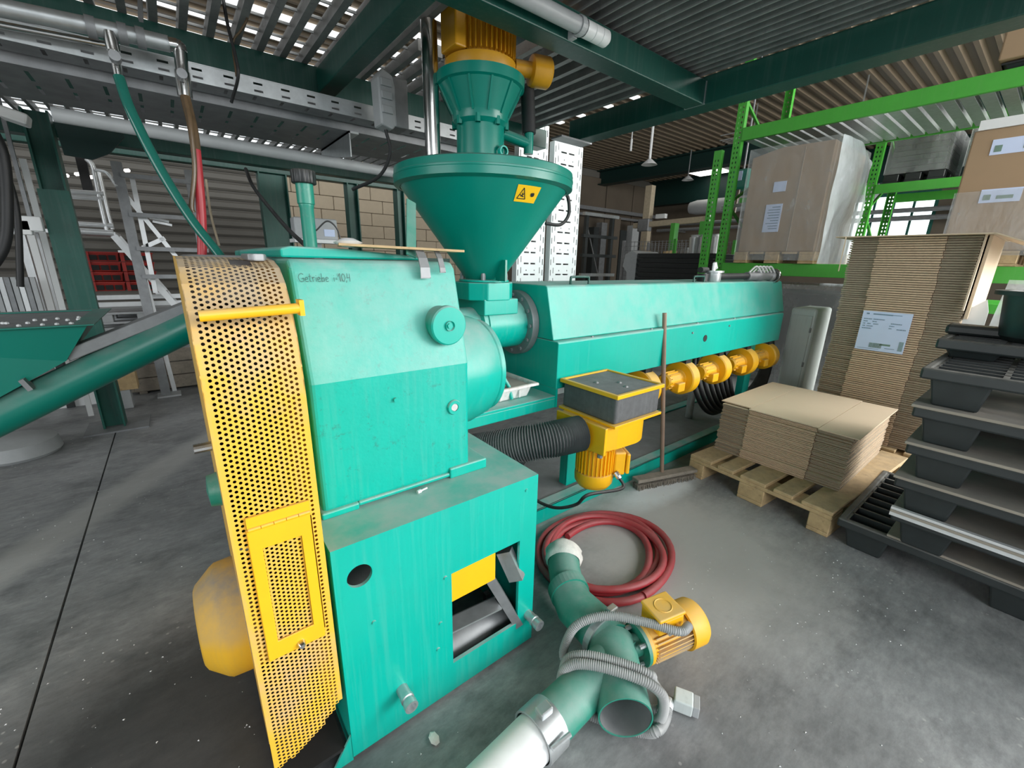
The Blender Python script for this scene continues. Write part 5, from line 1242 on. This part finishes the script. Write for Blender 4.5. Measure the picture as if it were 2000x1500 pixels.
for y in (3.6, 5.2, 6.8): MB().bar((12.5, y, 3.18), (12.5, y, RZ+.05), .015).build('hanger_rod', STEEL, t)
t = thing('pipe_rail', 'dark pipes fixed along the far wall under the roof beam', 'pipe', (12, 5, 2.6))
for z in (2.45, 2.62): MB().cyl((13.0, .5, z), (13.0, 8.8, z), .05, n=10).build('wall_pipe', STEEL, t)
for y in (1.5, 5, 8): MB().box((12.97, y, 2.38), (XR, y+.04, 2.42)).build('wall_bracket', STEEL, t)
# ================================================================== LEFT BACKGROUND
# screw conveyor with feed hopper
t = thing('screw_conveyor', 'green inclined screw conveyor trough with feed hopper at the left', 'conveyor', (-.4, 2.6, .3))
c0, c1 = onY(-60, 842, 2.6), onY(420, 612, 2.6); d_ = (c1-c0).normalized()
MB().tube([c0-d_*.7, c1+d_*.4], .074, 32).build('conveyor_trough', TEALSH, t, 40)
up = Vector((0, -1, 0)).cross(d_); up = up if up.z > 0 else -up
j0 = onY(150, 712, 2.6)
MB().bar(j0+up*.05+Vector((0, .03, 0)), c1+d_*.4+up*.05+Vector((0, .03, 0)), .13, .05, up).build('trough_cover', STEEL, t, bevel=.004)
MB().bar(c0-d_*.7+up*.052+Vector((0, -.03, 0)), j0+up*.052+Vector((0, -.03, 0)), .03, .03, up).build('trough_rail', TEALSH, t)
MB().bar(onY(48, 752, 2.53), onY(58, 748, 2.53), .05, .05, up).build('rail_joint', STEEL, t)
# hopper: rectangular rim, sloping sides into the trough
rim_z = onY(175, 627, 2.6).z; xr = onY(175, 627, 2.55).x
tp = [(-1.15, 2.50, rim_z), (xr, 2.50, rim_z), (xr, 3.15, rim_z), (-1.15, 3.15, rim_z)]
bt = [(c0.x-.2, 2.54, c0.z-.05), (j0.x-.02, 2.54, j0.z+.03), (j0.x-.02, 2.68, j0.z+.03), (c0.x-.2, 2.68, c0.z-.05)]
b = MB(); b.add(tp+bt, [(0,1,5,4),(1,2,6,5),(2,3,7,6),(3,0,4,7)]); b.build('feed_funnel', TEALSH, t)
b = MB(); b.prism(rect(-1.17, 2.47, xr+.02, 3.17), rim_z-.004, rim_z, 'z', [rect(-1.1, 2.52, xr-.05, 3.12)]); b.build('funnel_rim', TEALSH, t)
b = MB(); b.box((-1.14, 2.51, rim_z-.03), (xr-.02, 3.14, rim_z-.005)); b.build('granulate_fill', STEEL, t)
b = MB()
for k in range(26): b.lathe([(0, 0), (.008, .002), (.007, .009), (0, .012)], (xr-.05-random.random()**1.5*.6, 2.5+random.random()*.3, rim_z-.004), (0, 0, 1), 6)
b.build('white_granules', WHITEP, t, kind='stuff')
MB().box((j0.x-.03, 2.58, j0.z-.45), (j0.x+.05, 2.66, j0.z)).build('conveyor_leg', TEALSH, t) if False else None
MB().cyl((-.95, 2.6, 0), (-.95, 2.6, .40), .03, n=12).build('conveyor_leg', TEALSH, t)
tag(MB().lathe([(0, 0), (.19, 0), (.205, .02), (.19, .10), (.12, .13), (0, .13)], (-1.0, 4.08, 0), (0, 0, 1), 28).build('round_base', GREYP, loc=(-1.0, 4.08, 0), smooth=40), 'pale grey round base on the floor under the screw conveyor', 'base')
tag(MB().box((-1.05, 5.18, .0), (-.70, 5.22, .16)).build('white_board', WHITEP, loc=(-.9, 5.2, 0)), 'white board standing on the floor behind the green column', 'panel')
# wooden crate
t = thing('wooden_crate', 'low crate of wide weathered boards on the floor behind the conveyor', 'crate', (-.2, 5.1, 0))
for k in range(3): MB().box((-.47, 5.3, .03+k*.135), (.37, 5.325, .155+k*.135)).build('crate_board', WOODG, t, bevel=.004)
for k in range(3): MB().box((-.495, 5.3, .03+k*.135), (-.47, 5.88, .155+k*.135)).build('crate_board', WOODG, t, bevel=.004)
for x in (-.44, .3): MB().box((x, 5.325, 0), (x+.06, 5.38, .44)).build('crate_post', WOODG, t)
MB().box((-.46, 5.33, .02), (.35, 5.87, .05)).build('crate_floor', WOODG, t)
tag(MB().box((-.62, 4.85, .17), (-.40, 5.0, .36)).build('wood_block', WOOD, loc=(-.5, 4.9, .17), bevel=.004), 'pale wooden block beside the green column base', 'block')
tag(MB().box((-.60, 4.86, .0), (-.46, 4.98, .17)).build('grey_block', GREYP, loc=(-.5, 4.9, 0), bevel=.004), 'light grey block under the pale wooden block', 'block')
# red crates on grey pallets
for i, x in enumerate((-.66, -.40)):
    for k in range(4):
        z = .95+k*.098
        t = thing('red_crate', '%s red plastic crate of the %s column on the grey pallets' % (['lowest', 'second lowest', 'second highest', 'topmost'][k], ['left', 'right'][i]), 'crate', (x, 6, z), 'red crates stacked on grey pallets')
        tray_shell(x+.01, 6.0, x+.25, 6.35, z, z+.092, .012, .006).build('crate_body', REDC, t, bevel=.003)
        for q in range(3): MB().box((x+.03+q*.07, 5.985, z+.012), (x+.085+q*.07, 6.0, z+.06)).build('recess_shade', DARK, t)  # dark slabs stand in for the shade inside the crate openings
        MB().box((x+.0, 5.98, z+.0), (x+.03, 6.0, z+.092)).build('crate_corner', REDC, t)
for k in range(5):
    z = .13+k*.16 if k else .0
    z = k*.155
    t = thing('grey_pallet', ['lowest grey pallet below the red crates', 'second grey pallet from the floor below the red crates', 'third grey pallet from the floor below the red crates', 'fourth grey pallet from the floor below the red crates', 'topmost grey pallet directly under the red crates'][k], 'pallet', (-.7, 6, z), 'grey pallets below the red crates')
    simple_pallet(t, -.70, .1, 5.95, 6.75, z, GREYP)
t = thing('aluminium_bars', 'bundle', 'x', (0, 0, 0)); bpy.data.objects.remove(t)
for z in (.80, .87): tag(MB().box((-.70, 5.9, z), (.15, 5.94, z+.045)).build('aluminium_bar', ALU, loc=(-.3, 5.9, z)), 'bright aluminium bar lying across the grey pallets, %s' % ('lower one' if z < .85 else 'upper one'), 'bar')
# grey upright stand
t = thing('grey_stand', 'grey steel stand with slanting post and shelf bars behind the guard', 'stand', (-.1, 5.1, 0))
MB().box((-.27, 5.1, 0), (-.20, 5.17, 2.06)).build('stand_post', STEEL, t)
MB().box((.22, 5.1, .0), (.28, 5.17, 2.06)).build('stand_post', STEEL, t)
for z in (1.96, 1.65, 1.37, 1.13): MB().box((-.22, 5.08, z-.02), (.3, 5.11, z+.015)).build('shelf_bar', STEEL, t)
MB().box((-.30, 5.06, 0), (-.12, 5.22, .015)).build('foot_plate', GREYP, t)
# aluminium work platform with stairs
t = thing('mobile_steps', 'bright aluminium work platform with handrail and stairs behind the green column', 'steps', (-.5, 5.6, 0))
def tb(name, pts, r=.018, m_=ALU): MB().tube(cat([onY(x, y, Y) for x, y, Y in pts], 5) if len(pts) > 2 else [onY(x, y, Y) for x, y, Y in pts], r, 10).build(name, m_, t, 40)
tb('handrail', [(168, 310, 5.6), (180, 322, 5.6), (186, 345, 5.6), (196, 395, 5.6), (209, 450, 5.6)])
tb('handrail', [(193, 334, 5.9), (199, 360, 5.9), (210, 410, 5.9), (220, 448, 5.9)], .016)
tb('handrail', [(188, 332, 5.6), (205, 336, 5.4), (215, 345, 5.2), (228, 364, 5.1)], .012)
for y0 in (373, 383): tb('guard_rail', [(120, y0, 5.6), (202, y0+5, 5.6)], .02)
for y0, w in ((438, .02), (452, .028)): tb('platform_edge', [(120, y0-3, 5.6), (222, y0+3, 5.6)], w)
pz = onY(200, 452, 5.6).z
MB().box((-1.15, 5.6, pz-.03), (-.37, 6.2, pz)).build('platform_deck', ALU, t)
s0, s1 = onY(222, 460, 5.6), onY(345, 600, 5.6)
for dy in (0, .45): MB().bar(s0+Vector((0, dy, 0)), s1+(s1-s0)*.9+Vector((0, dy, 0)), .022, .055).build('stringer', ALU, t)
for k in range(6):
    p = s0.lerp(s1+(s1-s0)*.9, (k+.7)/6.5); MB().box((p.x-.07, 5.62, p.z-.012), (p.x+.03, 6.04, p.z+.008)).build('tread', ALU, t)
for x, y in ((-.98, 5.62), (-.98, 6.15)): MB().bar((x, y, 0), (x, y, pz), .05).build('leg', ALU, t)
t = thing('step_ladder', 'bright aluminium ladder leaning behind the grey stand', 'ladder', (0, 5.4, 0))
for (a, c_) in (((257, 342), (304, 572)), ((248, 384), (392, 560)), ((279, 484), (322, 465))):
    MB().bar(onY(*a, 5.22), onY(*c_, 5.22), .035, .03, (0, -1, 0)).build('ladder_rail', ALU, t)
p = onY(272, 500, 5.22); MB().bar(p, (p.x+.05, 5.24, 0), .035, .03).build('ladder_leg', ALU, t)
for (x, y) in ((300, 430), (306, 437)): MB().bar(onY(x-8, y-5, 5.3), onY(x+30, y+3, 5.3), .02).build('ladder_rung', ALU, t)
# white uprights and cases at the far left
t = thing('white_post', 'slim white upright post beside the left green columns', 'post', (-.95, 5.0, 0))
a, c_ = onY(44, 310, 4.75), onY(118, 640, 4.75); MB().bar(a, (c_.x*.3+a.x*.7, 4.8, 0), .035, .02).build('post_profile', WHITEP, t)
t = thing('white_post', 'wider white post of the work platform right of the slim one', 'post', (-.9, 5.5, 0))
MB().box((-.92, 5.45, 0), (-.875, 5.5, 1.5)).build('post_profile', WHITEP, t)
for i, (x, y, w) in enumerate(((42, 444, .09), (62, 437, .10))):
    p = onY(x, y, 4.2); tag(MB().box(p-Vector((w/2, .03, .045)), p+Vector((w/2, .03, .045))).build('switch_box', WHITEP, loc=p, bevel=.006), ['small white box with cable at the far left, nearer the frame edge', 'small white box hanging just right of the other white box'][i], 'box')
    MB().bar(p, (p.x, 4.3, 0) if False else p+Vector((0, .05, 1.2)), .02).build('box_bracket', STEEL, bpy.data.objects[[o.name for o in bpy.data.objects if o.name.startswith('switch_box')][-1]])
for k in range(7):
    x = -1.14+k*.035; tag(MB().box((x, 5.2, .55), (x+.028, 5.24, 1.12)).build('grey_profile', [GREYP, ALU, STEEL][k % 3], loc=(x, 5.2, .55)), '%s of the grey profiles standing behind the conveyor hopper' % ['leftmost', 'second from left', 'third from left', 'middle', 'third from right', 'second from right', 'rightmost'][k], 'profile', 'grey profiles behind the hopper')
t = thing('profile_stand', 'dark low stand carrying the grey profiles behind the conveyor hopper', 'stand', (-1.05, 5.2, 0)); MB().box((-1.2, 5.1, .50), (-.86, 5.3, .55)).build('stand_top', PALB, t)
for x in (-1.18, -.92): MB().box((x, 5.15, 0), (x+.05, 5.25, .5)).build('leg', PALB, t)
hp = cat([onY(-30, 230, 3.2), onY(5, 300, 3.2), onY(14, 400, 3.2), onY(8, 480, 3.2), onY(-30, 540, 3.2)])
tag(MB().tube(hp, .022, 14).build('hanging_hose', RUB, loc=hp[0], smooth=40), 'thick black hose hanging at the left frame edge', 'hose')
hp = cat([onY(10, 330, 3.6), onY(28, 390, 3.6), onY(36, 450, 3.6), onY(40, 560, 3.6)])
tag(MB().tube(hp, .015, 12).build('hanging_hose', RUB, loc=hp[0], smooth=40), 'thinner black hose hanging right of the thick one at the left edge', 'hose')
t = thing('strip_lamp', 'short bright strip lamp below the platform at the far left', 'lamp', onY(30, 225, 3.3))
p = onY(0, 218, 3.3); q_ = onY(58, 238, 3.3); MB().bar(p, q_, .10, .05).build('lamp_body', WHITEP, t, bevel=.008)
t = thing('wall_machine', 'dark wall bracket with small glowing beads for bright reflections behind the aluminium rail', 'bracket', (-1.0, 7.5, 2.1))
p = onY(165, 350, 6.6); MB().box(p+Vector((-.03, -.03, -.12)), p+Vector((.05, .03, .25))).build('bracket_arm', DARK, t)
for x, y in ((128, 343), (152, 340), (178, 346), (248, 333)): 
    p = onY(x, y, 6.6); MB().lathe([(0, -.03), (.018, -.02), (.018, .02), (0, .03)], p, (1, 0, .2), 10).build('glint_bead', LAMP_GLINT, t)  # glowing beads stand in for small bright reflections
cp = cat([onY(480, 330, 3.2), onY(495, 365, 3.0), onY(530, 410, 2.7), onY(565, 450, 2.4), onY(595, 478, 2.1)])
tag(MB().tube(cp, .010, 8).build('cable', RUB, loc=cp[0], smooth=60), 'black cable sagging from the rear platform beam to the gearbox top', 'cable')
p = onY(612, 450, 2.8)
t = thing('control_housing', 'grey terminal housing with white label behind the filler neck', 'housing', p)
MB().box(p+Vector((-.1, 0, -.05)), p+Vector((.14, .1, .07))).build('housing_body', GREYP, t, bevel=.008)
MB().box(p+Vector((.06, -.004, -.03)), p+Vector((.12, 0, .01))).build('housing_label', PAPER, t)
MB().box(p+Vector((-.11, -.02, -.07)), p+Vector((.15, .12, -.05))).build('housing_tray', WHITEP, t)
MB().bar((p.x+.02, p.y+.05, p.z-.07), (p.x+.02, p.y+.05, 0), .05).build('housing_post', STEEL, t)
hp = cat([onY(402, 350, 6), onY(412, 420, 6), onY(428, 480, 6)])
tag(MB().tube(hp, .012, 8).build('wall_pipe', BROWNMETAL, loc=hp[0]), 'thin beige pipe running down the grey wall cladding', 'pipe')

# ================================================================== FLOOR DEBRIS
b = MB(); rnd = random.Random(3)
for k in range(420):
    if k < 190: x, y = rnd.gauss(-.05, .35), rnd.gauss(.95, .35)
    elif k < 330: x, y = rnd.uniform(1.0, 2.3), rnd.uniform(.0, .75)
    else: x, y = rnd.uniform(-.9, -.1), rnd.uniform(1.2, 3.2)
    if -.02 < x < .85 and y > .84: continue
    if .5 < x < 1.35 and .35 < y < 1.15: continue
    r = rnd.choice((.0015, .002, .003, .004)); a = rnd.random()*6
    b.add([(x+r*math.cos(a), y+r*math.sin(a), .0004), (x+r*.7*math.cos(a+2), y+r*.7*math.sin(a+2), .0004), (x+r*math.cos(a+4), y+r*math.sin(a+4), .0004), (x, y, r*.8)], [(0, 1, 3), (1, 2, 3), (2, 0, 3), (2, 1, 0)])
tag(b.build('floor_debris', WHITEP, loc=(0, 0, 0), kind='stuff'), 'tiny pale granules and dust flakes scattered over the concrete floor', 'debris')
